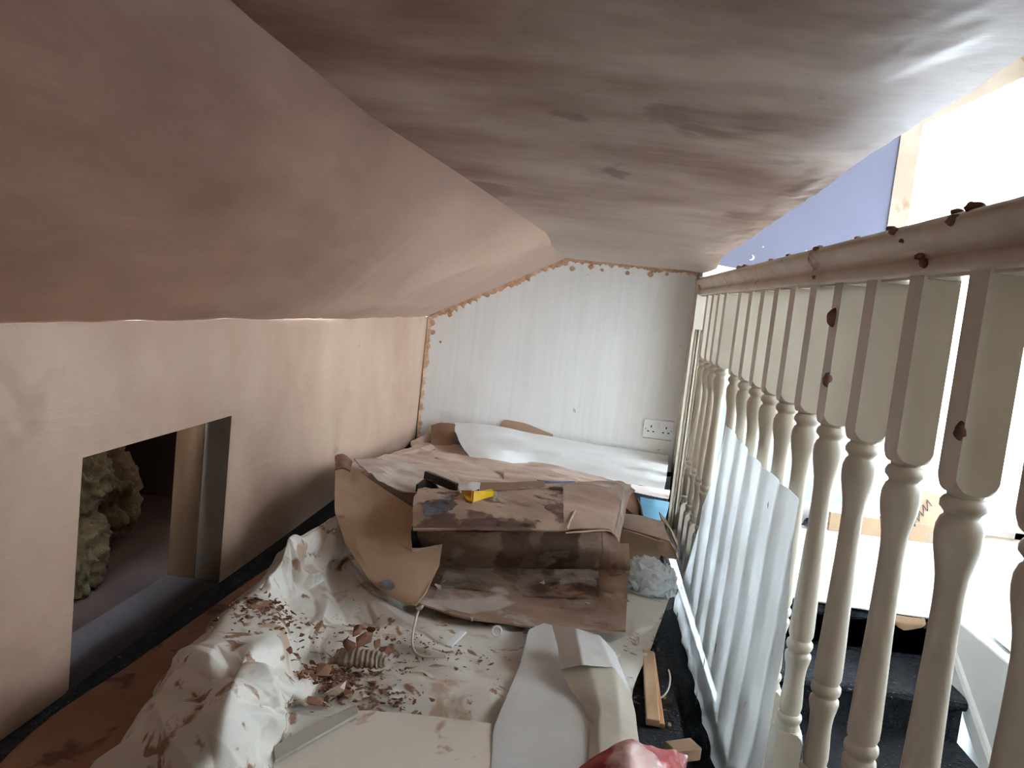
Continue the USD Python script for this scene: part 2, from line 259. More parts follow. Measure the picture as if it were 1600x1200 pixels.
# knee wall with the hatch hole
yy = np.linspace(YB, D, 98); rng = np.random.default_rng(4)
def knee(y, z): return KX + .006*(meshkit.fbm(np.stack([y*2, z*2, y*0], -1), 2, 3)-.5)
def wallpanel(y0, y1, z0, z1, ny, nz):
    a, b = np.meshgrid(np.linspace(y0, y1, ny), np.linspace(z0, z1, nz), indexing='ij')
    zz = np.where(b > KT-.001, KT+.006*(meshkit.fbm(np.stack([a*9, a*0, a*0], -1), 3, 8)-.5), b)
    return gridmesh(np.stack([knee(a, b), a, zz], -1)[:, ::-1])
HY0, HY1, HZ1 = 1.105, 1.603, .364
structure('wall_left', join(wallpanel(YB, HY0, 0, HZ1, 60, 12), wallpanel(HY1, D, 0, HZ1, 60, 12), wallpanel(YB, D, HZ1, KT, 140, 12)), M['plaster'], smooth=40)
hatch = structure('door_1')
obj('reveal', join(box(KX-.055, KX+.0, HY1, HY1+.012, .0, HZ1+.004)), M['reveal'], hatch)
obj('stud', box(KX-.115, KX-.056, HY1-.004, HY1+.04, 0, .50), M['stud'], hatch)
obj('reveal', box(KX-.05, KX-.002, HY0-.012, HY0, .0, HZ1), M['reveal'], hatch)
obj('lintel', box(KX-.05, KX-.002, HY0-.012, HY1+.012, HZ1, HZ1+.012), M['reveal'], hatch)
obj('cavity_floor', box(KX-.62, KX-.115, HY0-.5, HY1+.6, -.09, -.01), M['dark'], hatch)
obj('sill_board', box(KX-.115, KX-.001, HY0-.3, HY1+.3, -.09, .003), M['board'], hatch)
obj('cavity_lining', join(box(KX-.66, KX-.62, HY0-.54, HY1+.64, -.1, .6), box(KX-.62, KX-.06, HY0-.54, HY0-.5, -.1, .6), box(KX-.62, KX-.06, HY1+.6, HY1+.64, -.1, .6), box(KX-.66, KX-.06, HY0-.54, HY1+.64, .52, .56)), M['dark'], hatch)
# sloping plaster and low flat ceiling: a hand-plastered skin
def skin(fx, n, m, seed, amp):
    y = np.linspace(YB, D, n)[:, None]; s = np.linspace(0, 1, m)[None]
    x, z = fx(y, s)
    P = np.stack([x+0*y, y+0*s, z+0*s], -1)
    P[..., 2] += amp*(meshkit.fbm(P*np.array([2.5, 1.5, 1]), 3, seed)-.5)*np.minimum(1, np.minimum(s, 1-s)*8)
    return P
def gable_lip(y): return np.clip((y-(D-.42))/.12, 0, 1)
def f_slope(y, s):
    x0, z0 = KX, KT+.006*(meshkit.fbm(np.stack([y*9, y*0, y*0], -1), 3, 8)-.5)
    return x0+(xc(y)-x0)*s, z0+(zc(y)-z0)*s + .0*y
def f_ceil(y, s): return xc(y)+(xe(y)-xc(y))*s, zc(y)-.004*s
A = skin(f_slope, 320, 60, 11, .018); B = skin(f_ceil, 320, 110, 12, .014)
edge = np.clip((np.linspace(0, 1, 110)[None]-.78)*4.5, 0, 1); rough = np.clip((meshkit.fbm(B*np.array([7, 2.2, 0])+4, 3, 21)-.44)*6, 0, 1)
B[..., 2] -= .008*(meshkit.fbm(B*np.array([34, 22, 1]), 4, 3))*edge*rough
B[..., 0] += .010*(meshkit.fbm(B*np.array([0, 9, 0]), 4, 31)-.5)*np.clip((np.linspace(0, 1, 110)[None]-.9)*10, 0, 1)
B[..., 2] += .0015*np.sin(B[..., 1]*9+2*meshkit.noise(B*3, 5))*np.linspace(0, 1, 110)[None]
def lip(Pm, yb):                                                   # a thicker coat of plaster feathered out towards the gable
    y = Pm[..., 1]; q = np.clip((y-yb)/.17, 0, 1); q = q*q*(3-2*q); return .026*q*np.clip((D-y)/(D-yb-.17+1e-6), 0, 1)**.8
sA = np.linspace(0, 1, A.shape[1])[None]
A[..., 2] -= lip(A, D-.72-.80*(1-sA)+.03*np.sin(sA*5))*np.minimum(1, sA*5+.1)
B[..., 2] -= lip(B, D-.72+.10*np.linspace(0, 1, 110)[None])
A[:, -1] = B[:, 0]
sk = gridmesh(np.concatenate([A, B[:, 1:]], 1)[:, ::-1])
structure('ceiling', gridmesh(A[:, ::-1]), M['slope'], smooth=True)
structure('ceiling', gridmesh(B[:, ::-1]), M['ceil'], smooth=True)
# bulkhead above the ceiling edge and the high stairwell ceiling
bk = np.stack([B[:, -1], B[:, -1]*[1, 1, 0]+[0.012, 0, 2.1]], 1); bk = np.stack([bk[:, 0], bk[:, 0]+[.004, 0, .02], bk[:, 1]], 1)
structure('wall_bulkhead', gridmesh(bk), M['cream'])
structure('ceiling', box(-.2, RX+.1, YB, D+.1, 2.1, 2.16), M['cream'])
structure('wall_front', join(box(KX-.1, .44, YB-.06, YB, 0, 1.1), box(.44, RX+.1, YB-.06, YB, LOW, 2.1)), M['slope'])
structure('wall_loft', box(KX-.66, KX-.6, YB, D, -.1, .5), M['dark']) if False else None
# back wall: white gable, then the stairwell part with purple paint above, cream jamb strip, window
gy = [(KX-.04, -.02), (.44, -.02), (.44, float(zc(D))), (float(xc(D)), float(zc(D))), (KX-.04, KT-.02)]
wb = structure('wall_back', prism_y(gy, D, D+.08), M['white_wall'])
structure('wall_back', box(.44, 1.195, D, D+.08, LAND, .905), M['stair_wall'])
pw = structure('wall_back', box(.44, 1.195, D, D+.08, .905, 2.1), M['purple'])
JX = 1.275
structure('wall_back', join(box(1.195, JX, D-.004, D+.30, LAND, 2.1), prism_y([(JX,(1.296,3.550,1.583)[2]),((1.641,3.550,1.805)[0],(1.641,3.550,1.805)[2]),(2.2,2.1),(JX,2.1)], D-.004, D+.04), box(JX, RX+.1, D-.004, D+.3, LAND-.1, LAND+.002)), M['jamb'])
win = structure('window_1')
obj('frame', join(box(JX, JX+.03, D+.2, D+.26, LAND+.002, 2.1), box(2.02, 2.10, D+.2, D+.26, LAND+.002, 2.1), box(JX, 2.1, D+.2, D+.26, 2.04, 2.1), box(JX, 2.1, D+.2, D+.26, LAND+.002, LAND+.03)), M['upvc'], win)
obj('pane', box(JX+.02, 2.03, D+.225, D+.23, LAND+.025, 2.06), M['glass'], win)
WINS = {'window_2': (2.58, 3.5, .0, 1.78), 'added_window_3': (.85, 1.6, .8, 1.65), 'added_window_4': (1.78, 2.5, -.05, .55)}  # the last two are added, unseen windows that brighten floor and gable
from shapely.ops import unary_union
hole = sbox(YB, LOW, D+.3, 2.1).difference(unary_union([sbox(a, c, b, d) for a, b, c, d in WINS.values()]))
wr = trimesh.creation.extrude_polygon(hole, .1, engine='earcut'); v = wr.vertices.copy(); wr.vertices = np.stack([RX+v[:, 2], v[:, 0], v[:, 1]], 1)
structure('wall_right', wr, M['cream'])
for nm, (a, b, c, d) in WINS.items():
    w = structure(nm)
    obj('frame', join(box(RX+.02, RX+.08, a, a+.05, c, d), box(RX+.02, RX+.08, b-.05, b, c, d), box(RX+.02, RX+.08, a, b, c, c+.05), box(RX+.02, RX+.08, a, b, d-.05, d)), M['upvc'], w)
    obj('pane', box(RX+.045, RX+.05, a+.04, b-.04, c+.04, d-.04), M['glass'], w)
# side of the landing below the balustrade, skirtings
structure('wall_string', prism([(.425, YB), (.45, YB), (.455, D), (.445, D)], LOW, -.34), M['carpet'])
structure('baseboard_back', prism_x([(D, LAND), (D-.018, LAND), (D-.018, LAND+.075), (D-.012, LAND+.09), (D-.004, LAND+.098), (D, LAND+.10)], .46, 1.195), M['white_paint'])
# stairs going down towards the viewer
st = thing('staircase', 'short flight of stairs in black glitter carpet going down beside the balusters', 'stairs')
ys, zs = 2.47, LAND
for k in range(6):
    z1 = zs-.132*(k+1); y1 = ys-.235*k; y0 = y1-.235
    if k: pass
    nose = [(y1+.02, z1-.036), (y0-.010, z1-.036), (y0-.021, z1-.030), (y0-.026, z1-.019), (y0-.022, z1-.008), (y0-.012, z1-.002), (y0+.004, z1), (y1+.02, z1)]
    obj('tread', prism_x(nose, .486, 1.146), M['stair'], st, smooth=35)
    obj('riser', box(.486, 1.146, y1, y1+.02, z1-.01, zs-.132*k-.002), M['stair'], st)
obj('landing_nosing', prism_x([(ys+.06, LAND-.03), (ys-.012, LAND-.03), (ys-.022, LAND-.018), (ys-.018, LAND-.002), (ys-.004, LAND+.003), (ys+.06, LAND+.003)], .486, 1.33), M['stair'], st, smooth=35)
sb = thing('stair_string_box', 'white painted boxed side of the stairs with a sloping moulding', 'stair panel')
obj('box_panel', rbox(1.164, RX-.004, .6, 2.40, LOW, -.112, .006), M['white_paint'], sb)
mo = [(1.166, -.245), (1.154, -.242), (1.150, -.232), (1.150, -.18), (1.155, -.168), (1.166, -.165)]
v = np.array([(x, 2.40, z+.0) for x, z in mo]+[(x, .7, z-1.7*.62) for x, z in mo]); k = len(mo)
f = [[i, (i+1) % k, (i+1) % k+k, i+k] for i in range(k)]
obj('moulding', (v, np.array(f)), M['white_paint'], sb)

m = crumple((1.035, 3.42, LAND+.03), .04, 33, (1, .8, .7)); obj('dark_cloth', m, M['bluedark2'], smooth=40, label='small dark cloth bundle on the landing at the foot of the white skirting', cat='cloth')
# ---------------------------------------------------------------- balustrade
bal = thing('balustrade', 'cream painted wooden balustrade with turned spindles beside the stairwell', 'balustrade')
def rise(y): return .013*(y-.93)
BW = .048
def baluster():
    h = BW/2
    prof = [(0, .506), (.0225, .506), (.0225, .500), (.020, .4975), (.0195, .494), (.0225, .492), (.0255, .486), (.0252, .480), (.021, .4755), (.0192, .473), (.0195, .470), (.0225, .467), (.0258, .457), (.0262, .445), (.0248, .432), (.0215, .416), (.0180, .398), (.0166, .380), (.0163, .36), (.0170, .30), (.0192, .22), (.0213, .15), (.0222, .115), (.0220, .102), (.0195, .095), (.0195, .092), (.0232, .088), (.0240, .082), (.0225, .076), (.0195, .073), (.0195, .069), (.0228, .066), (.0236, .060), (.0222, .052), (.0190, .038), (.0178, .022), (.0182, .004), (.0198, -.018), (.0205, -.036), (.0190, -.046), (.0182, -.050), (.0225, -.053), (.0236, -.058), (.0225, -.064), (.0200, -.067), (.0205, -.071), (.0225, -.076), (.0225, -.084), (0, -.084)]
    R = lambda z0, z1, a: manifold3d.Manifold.revolve(manifold3d.CrossSection([np.array(a, float)], manifold3d.FillRule.NonZero), 24)
    tm = R(0, 1, prof[::-1])
    up = manifold3d.Manifold.cube((BW, BW, .265), True).translate((0, 0, .4985+.1325)) ^ R(0, 1, [(0, .4985), (h*.98, .4985), (h*1.14, .5015), (h*1.30, .5075), (h*1.5, .520), (h*1.5, .80), (0, .80)])
    lo = manifold3d.Manifold.cube((BW, BW, .19), True).translate((0, 0, -.080-.095)) ^ R(0, 1, [(0, -.28), (h*1.5, -.28), (h*1.5, -.102), (h*1.30, -.0895), (h*1.14, -.083), (h*.98, -.080), (0, -.080)])
    T = tm.to_mesh(); a = trimesh.graph.smooth_shade(trimesh.Trimesh(T.vert_properties[:, :3], T.tri_verts), angle=.9, facet_minarea=None)
    B = (up+lo).to_mesh(); b = trimesh.Trimesh(B.vert_properties[:, :3], B.tri_verts); b.unmerge_vertices()
    return trimesh.Trimesh(np.vstack([a.vertices, b.vertices]), np.vstack([a.faces, b.faces+len(a.vertices)]), process=False)
bmesh = baluster()
bys = [.40, .577, .754, .932, 1.112, 1.29, 1.463, 1.63, 1.80, 1.965, 2.125, 2.29, 2.465, 2.74, 2.892, 3.036, 3.19]
for y in bys:
    b = bmesh.copy(); b.apply_translation([bx(y)+BW/2, y+BW/2, rise(y)]); obj('baluster', b, M['gloss'], bal, smooth=True)
# handrail: a moulded bar, swept along the line of the balusters
def along(prof, y0, y1, n=2, wob=0., seed=0):
    p = np.array(prof); Y = np.linspace(y0, y1, n); k = len(p); V = []
    for y in Y:
        q = np.stack([bx(y)+p[:, 0], np.full(k, y), p[:, 1]+rise(y)], 1)
        if wob: q[:, [0, 2]] += wob*(meshkit.noise(np.stack([q[:, 0]*60, q[:, 1]*26, q[:, 2]*60], 1), seed)-.5)[:, None]*np.array([1, 1])
        V.append(q)
    V = np.vstack(V); f = [[a*k+i, (a+1)*k+i, (a+1)*k+(i+1) % k, a*k+(i+1) % k] for a in range(n-1) for i in range(k)]
    caps = [[0, i, i+1] for i in range(1, k-1)]+[[(n-1)*k, (n-1)*k+i+1, (n-1)*k+i] for i in range(1, k-1)]
    return trimesh.Trimesh(V, np.vstack([tri(f), caps]), process=False)
rp = [(.062, .752), (-.006, .752), (-.010, .756), (-.010, .768), (-.007, .773), (-.003, .778), (-.004, .786), (-.012, .796), (-.017, .806), (-.017, .814), (-.011, .821), (.004, .827), (.028, .829), (.052, .827), (.067, .821), (.073, .814), (.073, .806), (.068, .796), (.060, .786), (.059, .778), (.063, .773), (.066, .768), (.066, .756)]
rail = obj('handrail', along(rp[::-1], -.2, 3.49, 120, .0025, 2), M['rail'], bal, smooth=50, label='handrail smeared with brown plaster')
obj('fillet', along([(.043, .748), (.005, .748), (.005, .7525), (.043, .7525)][::-1], -.2, 3.49), M['gloss'], bal)
obj('base_rail', along([(.051, -.30), (.002, -.30), (.002, -.262), (.051, -.262)][::-1], -.2, 3.5), M['gloss'], bal)
hn = [box(.437, .505, 3.44, D, .64, .86)]
for x0, x1, yo in ((.437, .447, .0), (.452, .459, .006), (.464, .471, .0), (.476, .483, .006), (.488, .505, .0)): hn.append(box(x0, x1, 3.45+yo, D, -.30, .645))
hn.append(box(.44, .503, 3.468, D, -.30, .65))
obj('wall_post', join(*hn), M['gloss'], bal, label='fluted half post at the wall end')


# splashes of plaster stuck on the handrail
for i, (y, dx, z, r) in enumerate(((2.55, .0, .832, .016), (2.50, .01, .836, .018), (1.62, -.012, .822, .012), (1.65, .0, .832, .010), (1.20, -.014, .815, .013), (1.17, -.012, .80, .009), (1.01, -.013, .812, .016), (.985, -.004, .830, .017), (1.04, .0, .832, .013), (1.26, .0, .829, .012), (1.09, -.008, .765, .013), (1.11, -.010, .775, .010), (1.62, -.009, .765, .009), (2.1, .0, .829, .009), (1.9, -.002, .829, .010), (1.42, .0, .829, .008))):
    z = float(np.interp(dx, [-.017, -.011, .004, .028], [.812, .821, .827, .829])) if z > .82 else z
    obj('plaster_splash', rock((bx(y)+dx, y, z+rise(y)), r*.72, 40+i, .6, 2, .9), M['splash'], rail, smooth=True)
for i, (k, dz, r) in enumerate(((6, .58, .0085), (6, .69, .011), (3, .57, .007))):
    y = bys[k]; obj('plaster_splash', rock((bx(y)-.001, y+.006+.02*(i == 1), dz+rise(y)), r, 70+i, 1.6, 2, .6), M['splash'], rail, smooth=True)

# ---------------------------------------------------------------- plaster smeared round the edge of the white gable
def smear(a, b, w, seed, n=260):
    a, b = np.array(a), np.array(b); d = (b-a)/np.linalg.norm(b-a); nr = np.array([d[1], -d[0]])
    t = np.linspace(0, 1, n)[:, None]; s = np.linspace(0, 1, 6)[None]
    L = np.linalg.norm(b-a); ww = w*(.18+.9*meshkit.fbm(np.stack([t*L*60, t*0, t*0], -1), 4, seed)**1.6+1.1*np.clip(meshkit.fbm(np.stack([t*L*9, t*0+3, t*0], -1), 3, seed+1)-.5, 0, 1))
    Q = a+(b-a)*t[..., None]+nr*(ww*s)[..., None]
    th = .007*(1-s)**.7*(.5+meshkit.fbm(np.stack([Q[..., 0]*40, Q[..., 1]*40, s*3+t*0], -1), 3, seed+2))+.0004
    return gridmesh(np.stack([Q[..., 0], D-th, Q[..., 1]], -1))
zg = float(zc(D)); xg = float(xc(D))
for i, (a, b, w) in enumerate((((KX+.004, -.0), (KX+.004, KT), .026), ((KX, KT), (xg, zg), .034), ((xg, zg), (.44, zg-.002), .030))):
    m = smear(a, b, w, 20+i*3); obj('plaster_smear', m, M['plaster_edge'], wb, smooth=True)
for i, (x, z, r) in enumerate(((-.10, .845, .012), (-.13, .862, .010), (-.70, .54, .016), (-.69, .50, .012), (.14, .85, .010), (.03, .852, .008), (-.65, .46, .006), (.24, .855, .012), (-.62, .585, .012), (-.46, .69, .010), (-.02, .86, .012), (.31, .862, .008))):
    obj('plaster_spot', rock((x, D-.001, z), r, 200+i, .9, 2, .8) , M['plaster_edge'], wb, smooth=True) if False else obj('plaster_spot', trimesh.Trimesh(*(lambda m: (np.stack([m.vertices[:, 0], D+(m.vertices[:, 1]-D)*.25, m.vertices[:, 2]], 1), m.faces))(rock((x, D, z), r, 200+i, .9, 2, .8)), process=False), M['plaster_edge'], wb, smooth=True)
obj('bare_patch', prism_y([(.45, .86), (.66, .86), (.70, .905), (.60, .918), (.52, .925), (.47, .945), (.45, .955)], D-.003, D+.01), M['cream'], pw)
obj('ledge', rbox(.452, .60, D-.06, D-.002, .862, .884, .004), M['white_paint'], pw)
for i, (x, z, r, kind) in enumerate(((.657, .970, .012, 'moon'), (.645, .925, .013, 'star'), (.83, .91, .007, 'star'), (.88, 1.02, .005, 'star'), (1.03, .97, .006, 'star'), (.70, 1.02, .004, 'star'))):
    if kind == 'moon': sh = Polygon([(math.cos(t)*r, math.sin(t)*r) for t in np.linspace(0, 6.28, 24)]).difference(Polygon([(math.cos(t)*r*.95-r*.55, math.sin(t)*r*.95+r*.2) for t in np.linspace(0, 6.28, 24)]))
    else: sh = Polygon([(math.cos(t)*r*(1, .45)[q % 2], math.sin(t)*r*(1, .45)[q % 2]) for q, t in enumerate(np.linspace(0, 2*math.pi, 10, endpoint=False)+.3)])
    m = trimesh.creation.extrude_polygon(sh, .002, engine='earcut'); v = m.vertices.copy(); m.vertices = np.stack([v[:, 0]+x, D-.003+v[:, 2], v[:, 1]+z], 1); m.invert()
    obj('moon_sticker' if kind == 'moon' else 'star_sticker', m, M['white'], pw)

# ---------------------------------------------------------------- double socket on the gable
so = thing('double_socket', 'white double wall socket low on the white end wall beside the balustrade', 'socket')
sx0, sx1, sz0, sz1 = .292, .424, .143, .226
obj('faceplate', rbox(sx0, sx1, D-.010, D-.001, sz0, sz1, .003), M['white'], so, smooth=40)
obj('back_box_rim', box(sx0+.003, sx1-.003, D-.003, D-.0005, sz0-.004, sz1-.001), M['grey'], so)
for cx in (sx0+.033, sx1-.033):
    for dx, dz, w, h in ((0, .012, .0045, .0105), (-.0115, -.010, .008, .005), (.0115, -.010, .008, .005)):
        obj('pin_hole', box(cx+dx-w/2, cx+dx+w/2, D-.0104, D-.009, .183+dz-h/2, .183+dz+h/2), M['black'], so)
for cx in (sx0+.055, sx1-.055):
    sw = obj('rocker_switch', rbox(cx-.008, cx+.008, D-.0135, D-.009, .197, .217, .002), M['upvc'], so, smooth=40)
for cx in (sx0+.010, sx1-.010): obj('screw', trimesh.Trimesh(*(lambda m: (m.vertices[:, [0, 2, 1]]+np.array([cx, D-.0105, .183]), m.faces[:, ::-1]))(trimesh.creation.cylinder(.003, .002, sections=12)), process=False), M['grey'], so)

# ---------------------------------------------------------------- sheets, cardboard and rubbish on the floor
bp = obj('floor_paper', patch([[(-0.670,0.834,0.006),(-0.695,1.002,0.008),(-0.681,1.179,0.008),(-0.671,1.415,0.007),(-0.659,1.723,0.006)],[(-0.579,0.810,0.006),(-0.582,0.958,0.014),(-0.575,1.124,0.014),(-0.577,1.322,0.012),(-0.601,1.653,0.008)],[(-0.487,0.778,0.006),(-0.459,0.898,0.010),(-0.474,1.065,0.010),(-0.489,1.256,0.008),(-0.519,1.547,0.008)]], 60, 90, .4, .004, 14., 3, .02), M['brown_paper'], smooth=60, label='stained reddish brown paper on the floor between knee wall and dust sheet', cat='paper')
ds = obj('dust_sheet', patch([
 [(-0.615,1.672,0.080),(-0.546,1.626,0.120),(-0.532,1.756,0.150),(-0.452,1.680,0.100),(-0.348,1.656,0.050),(-0.217,1.569,0.030),(-0.095,1.681,0.020),(0.043,1.776,0.020),(0.170,1.878,0.030),(0.312,2.090,0.015)],
 [(-0.628,1.627,0.020),(-0.533,1.484,0.175),(-0.502,1.481,0.100),(-0.486,1.638,0.065),(-0.360,1.546,0.045),(-0.219,1.440,0.035),(-0.077,1.488,0.030),(0.033,1.556,0.025),(0.140,1.672,0.022),(0.264,1.843,0.012)],
 [(-0.640,1.490,0.005),(-0.531,1.427,0.120),(-0.486,1.410,0.045),(-0.433,1.486,0.030),(-0.309,1.409,0.028),(-0.181,1.364,0.030),(-0.047,1.435,0.025),(0.036,1.485,0.020),(0.123,1.537,0.020),(0.222,1.649,0.008)],
 [(-0.623,1.339,0.010),(-0.529,1.226,0.120),(-0.431,1.204,0.100),(-0.403,1.190,0.030),(-0.319,1.276,0.025),(-0.184,1.262,0.030),(-0.059,1.307,0.028),(0.027,1.364,0.020),(0.101,1.402,0.020),(0.173,1.456,0.006)],
 [(-0.608,1.188,0.010),(-0.501,1.050,0.140),(-0.405,1.011,0.160),(-0.350,1.010,0.110),(-0.375,1.134,0.025),(-0.197,1.174,0.028),(-0.051,1.223,0.026),(0.020,1.268,0.020),(0.094,1.302,0.020),(0.147,1.335,0.006)],
 [(-0.568,1.055,0.005),(-0.491,0.998,0.130),(-0.382,0.912,0.165),(-0.363,0.998,0.100),(-0.372,1.092,0.022),(-0.196,1.126,0.022),(-0.044,1.153,0.022),(0.024,1.177,0.020),(0.093,1.197,0.020),(0.147,1.220,0.006)],
 [(-0.551,0.952,0.005),(-0.498,0.960,0.080),(-0.375,0.867,0.140),(-0.351,0.934,0.100),(-0.362,1.027,0.020),(-0.177,1.048,0.020),(-0.035,1.072,0.020),(0.027,1.093,0.018),(0.092,1.111,0.018),(0.150,1.140,0.006)],
 [(-0.577,0.874,0.005),(-0.489,0.863,0.035),(-0.370,0.827,0.070),(-0.333,0.868,0.050),(-0.324,0.918,0.020),(-0.153,0.940,0.018),(-0.026,0.974,0.018),(0.032,0.989,0.018),(0.090,1.005,0.018),(0.154,1.040,0.006)],
 [(-0.526,0.712,0.005),(-0.402,0.722,0.020),(-0.323,0.741,0.020),(-0.280,0.751,0.020),(-0.259,0.761,0.016),(-0.119,0.794,0.016),(-0.010,0.820,0.016),(0.038,0.832,0.016),(0.088,0.844,0.016),(0.141,0.869,0.006)]], 230, 230, .22, .0025, 16., 5, .012, 12., .006, 7., fac=.021, fk=150, fw=(1, 1, 1, .8, .45, .35, .3, .3, .35)), M['sheet'], smooth=50, label='crumpled white dust sheet with plaster stains covering the landing floor', cat='dust sheet')
obj('lining_board', patch([[(-0.349,0.983,0.036),(-0.284,1.105,0.037),(-0.196,1.119,0.038),(-0.013,1.133,0.036)],[(-0.334,0.941,0.034),(-0.264,1.027,0.036),(-0.176,1.036,0.036),(-0.006,1.064,0.034)],[(-0.310,0.880,0.030),(-0.235,0.933,0.034),(-0.148,0.950,0.034),(0.002,0.987,0.032)],[(-0.270,0.743,0.028),(-0.181,0.762,0.030),(-0.110,0.779,0.030),(0.014,0.808,0.030)]], 40, 50, .3, .001, 6., 9, .004, 8, t=.008), M['creamboard'], smooth=40, label='flat cream board with rusty blotches on the dust sheet at the bottom edge', cat='board')
obj('grey_strip', patch([[(-0.346,0.973,0.046),(-0.320,1.027,0.046),(-0.275,1.108,0.046)],[(-0.332,0.944,0.046),(-0.305,1.001,0.046),(-0.265,1.086,0.046)]], 8, 30, .3, t=.004), M['grey'], label='narrow grey strip lying along the edge of the flat cream board', cat='strip')
obj('lining_paper', patch([[(-0.045,1.454,0.055),(-0.018,1.483,0.060),(0.043,1.462,0.065),(0.074,1.425,0.060)],[(-0.049,1.323,0.045),(-0.009,1.338,0.050),(0.052,1.335,0.055),(0.107,1.327,0.050)],[(-0.063,1.178,0.042),(-0.010,1.196,0.046),(0.069,1.193,0.050),(0.134,1.200,0.046)],[(-0.070,1.103,0.040),(-0.004,1.106,0.044),(0.079,1.102,0.050),(0.135,1.121,0.044)],[(-0.060,1.007,0.036),(0.011,1.017,0.042),(0.078,1.015,0.050),(0.140,1.048,0.040)],[(-0.046,0.894,0.034),(0.017,0.902,0.040),(0.078,0.911,0.044),(0.142,0.939,0.036)]], 70, 50, .45, .003, 10., 13, .008, t=.001, lin=True, ridge=.003, ridgef=7.), M['paper'], smooth=50, label='long strip of white lining paper running to the bottom edge beside the cream board', cat='lining paper')
obj('paper_flap', patch([[(-0.002,1.417,0.085),(0.040,1.378,0.100),(0.080,1.369,0.098),(0.110,1.345,0.080)],[(0.012,1.348,0.078),(0.048,1.315,0.095),(0.092,1.321,0.090),(0.122,1.289,0.070)],[(0.020,1.279,0.070),(0.054,1.263,0.088),(0.103,1.285,0.080),(0.133,1.235,0.062)]], 40, 40, .4, .003, 14., 17, .006, t=.001, lin=True, ridge=.003, ridgef=7.), M['paper'], smooth=50, label='folded corner of white paper sticking up in front of the flattened cardboard box', cat='paper')
obj('cream_sheet', patch([[(0.020,1.281,0.068),(0.065,1.290,0.082),(0.108,1.284,0.080),(0.134,1.229,0.065)],[(0.040,1.226,0.060),(0.077,1.220,0.074),(0.112,1.214,0.072),(0.139,1.179,0.058)],[(0.059,1.200,0.055),(0.085,1.167,0.066),(0.113,1.156,0.066),(0.140,1.131,0.054)],[(0.074,1.148,0.054),(0.082,1.117,0.062),(0.114,1.109,0.062),(0.142,1.087,0.050)],[(0.068,1.027,0.050),(0.086,1.014,0.056),(0.113,1.022,0.056),(0.142,1.043,0.046)],[(0.064,0.908,0.044),(0.085,0.904,0.050),(0.112,0.911,0.050),(0.143,0.934,0.040)]], 60, 36, .4, .003, 12., 19, .006, t=.001, lin=True, ridge=.003, ridgef=7.), M['sheet2'], smooth=50, label='cream paper sheet with a brown stain folded over the white lining paper at right', cat='paper')

# cardboard heap
heap = obj('flattened_cardboard', patch([[(-0.602,2.046,0.060),(-0.367,1.915,0.100),(-0.167,1.979,0.110),(0.027,2.078,0.110),(0.136,2.171,0.100)],[(-0.604,2.091,0.120),(-0.384,1.963,0.160),(-0.182,2.058,0.165),(0.018,2.214,0.165),(0.141,2.353,0.150)],[(-0.624,2.171,0.170),(-0.438,2.130,0.160),(-0.221,2.251,0.150),(-0.021,2.373,0.150),(0.154,2.450,0.120)],[(-0.618,2.557,0.120),(-0.435,2.619,0.110),(-0.222,2.664,0.100),(-0.026,2.727,0.090),(0.207,2.696,0.060)],[(-0.649,3.100,0.050),(-0.457,3.194,0.045),(-0.239,3.127,0.045),(-0.035,3.154,0.040),(0.235,2.947,0.030)],[(-0.686,3.469,0.012),(-0.509,3.533,0.012),(-0.281,3.598,0.012),(-0.045,3.564,0.012),(0.370,3.393,0.012)]], 70, 90, .35, .008, 7., 23, .03, 8., .008, 5., t=.004), M['card_dusty'], smooth=40, label='dusty flattened cardboard spread over the heap in front of the white end wall', cat='cardboard')
obj('torn_cardboard', patch([[(-0.601,2.091,0.195),(-0.515,2.138,0.190),(-0.431,2.215,0.175),(-0.350,2.228,0.170)],[(-0.511,1.930,0.200),(-0.431,1.941,0.195),(-0.364,2.015,0.185),(-0.288,2.069,0.180)],[(-0.406,1.787,0.200),(-0.354,1.813,0.195),(-0.302,1.864,0.190),(-0.237,1.953,0.185)]], 40, 50, .3, .006, 14., 29, .05, 12., .005, 8., t=.003), M['grit_paper'], smooth=40, label='pale dusty torn paper lying behind the upright brown cardboard sheet', cat='paper')
FP = patch([[(-0.268,1.497,0.055),(-0.177,1.471,0.050),(-0.041,1.474,0.050),(0.069,1.493,0.052),(0.140,1.509,0.055)],[(-0.271,1.612,0.055),(-0.175,1.623,0.055),(-0.027,1.648,0.056),(0.068,1.665,0.058),(0.151,1.679,0.062)],[(-0.274,1.704,0.062),(-0.165,1.751,0.062),(-0.022,1.803,0.062),(0.067,1.831,0.064),(0.160,1.849,0.068)],[(-0.310,1.679,0.120),(-0.163,1.684,0.130),(-0.013,1.754,0.130),(0.074,1.783,0.130),(0.137,1.826,0.120)],[(-0.315,1.637,0.165),(-0.166,1.672,0.170),(-0.018,1.767,0.170),(0.070,1.828,0.165),(0.119,1.855,0.155)]], 80, 90, .25, .003, 9., 31, .012, 14., .003, 8., raw=True)
bf = obj('cardboard_box_flap', solid(FP, .004), M['card_dirty'], smooth=40, label='flattened dirty cardboard box stained with wet plaster in the middle of the floor', cat='cardboard box')
obj('parcel_tape', overlay(FP, .02, .97, .80, .875, .0035), M['tape'], bf, smooth=40, label='brown parcel tape down the box')
obj('damp_and_shade', overlay(FP, .22, .98, .01, .80, .0040), M['damp'], bf, smooth=40, label='brown shade painted on the rising box face')  # shade of the upturned face, painted on as brown blotches
obj('dust_patch', overlay(FP, .03, .42, .06, .97, .0040), M['dustpatch'], bf, smooth=40, label='pale plaster dust')
obj('printed_panel', overlay(FP, .50, .90, .44, .77, .0032), M['print'], bf, smooth=40, label='faded printed panel on the box')
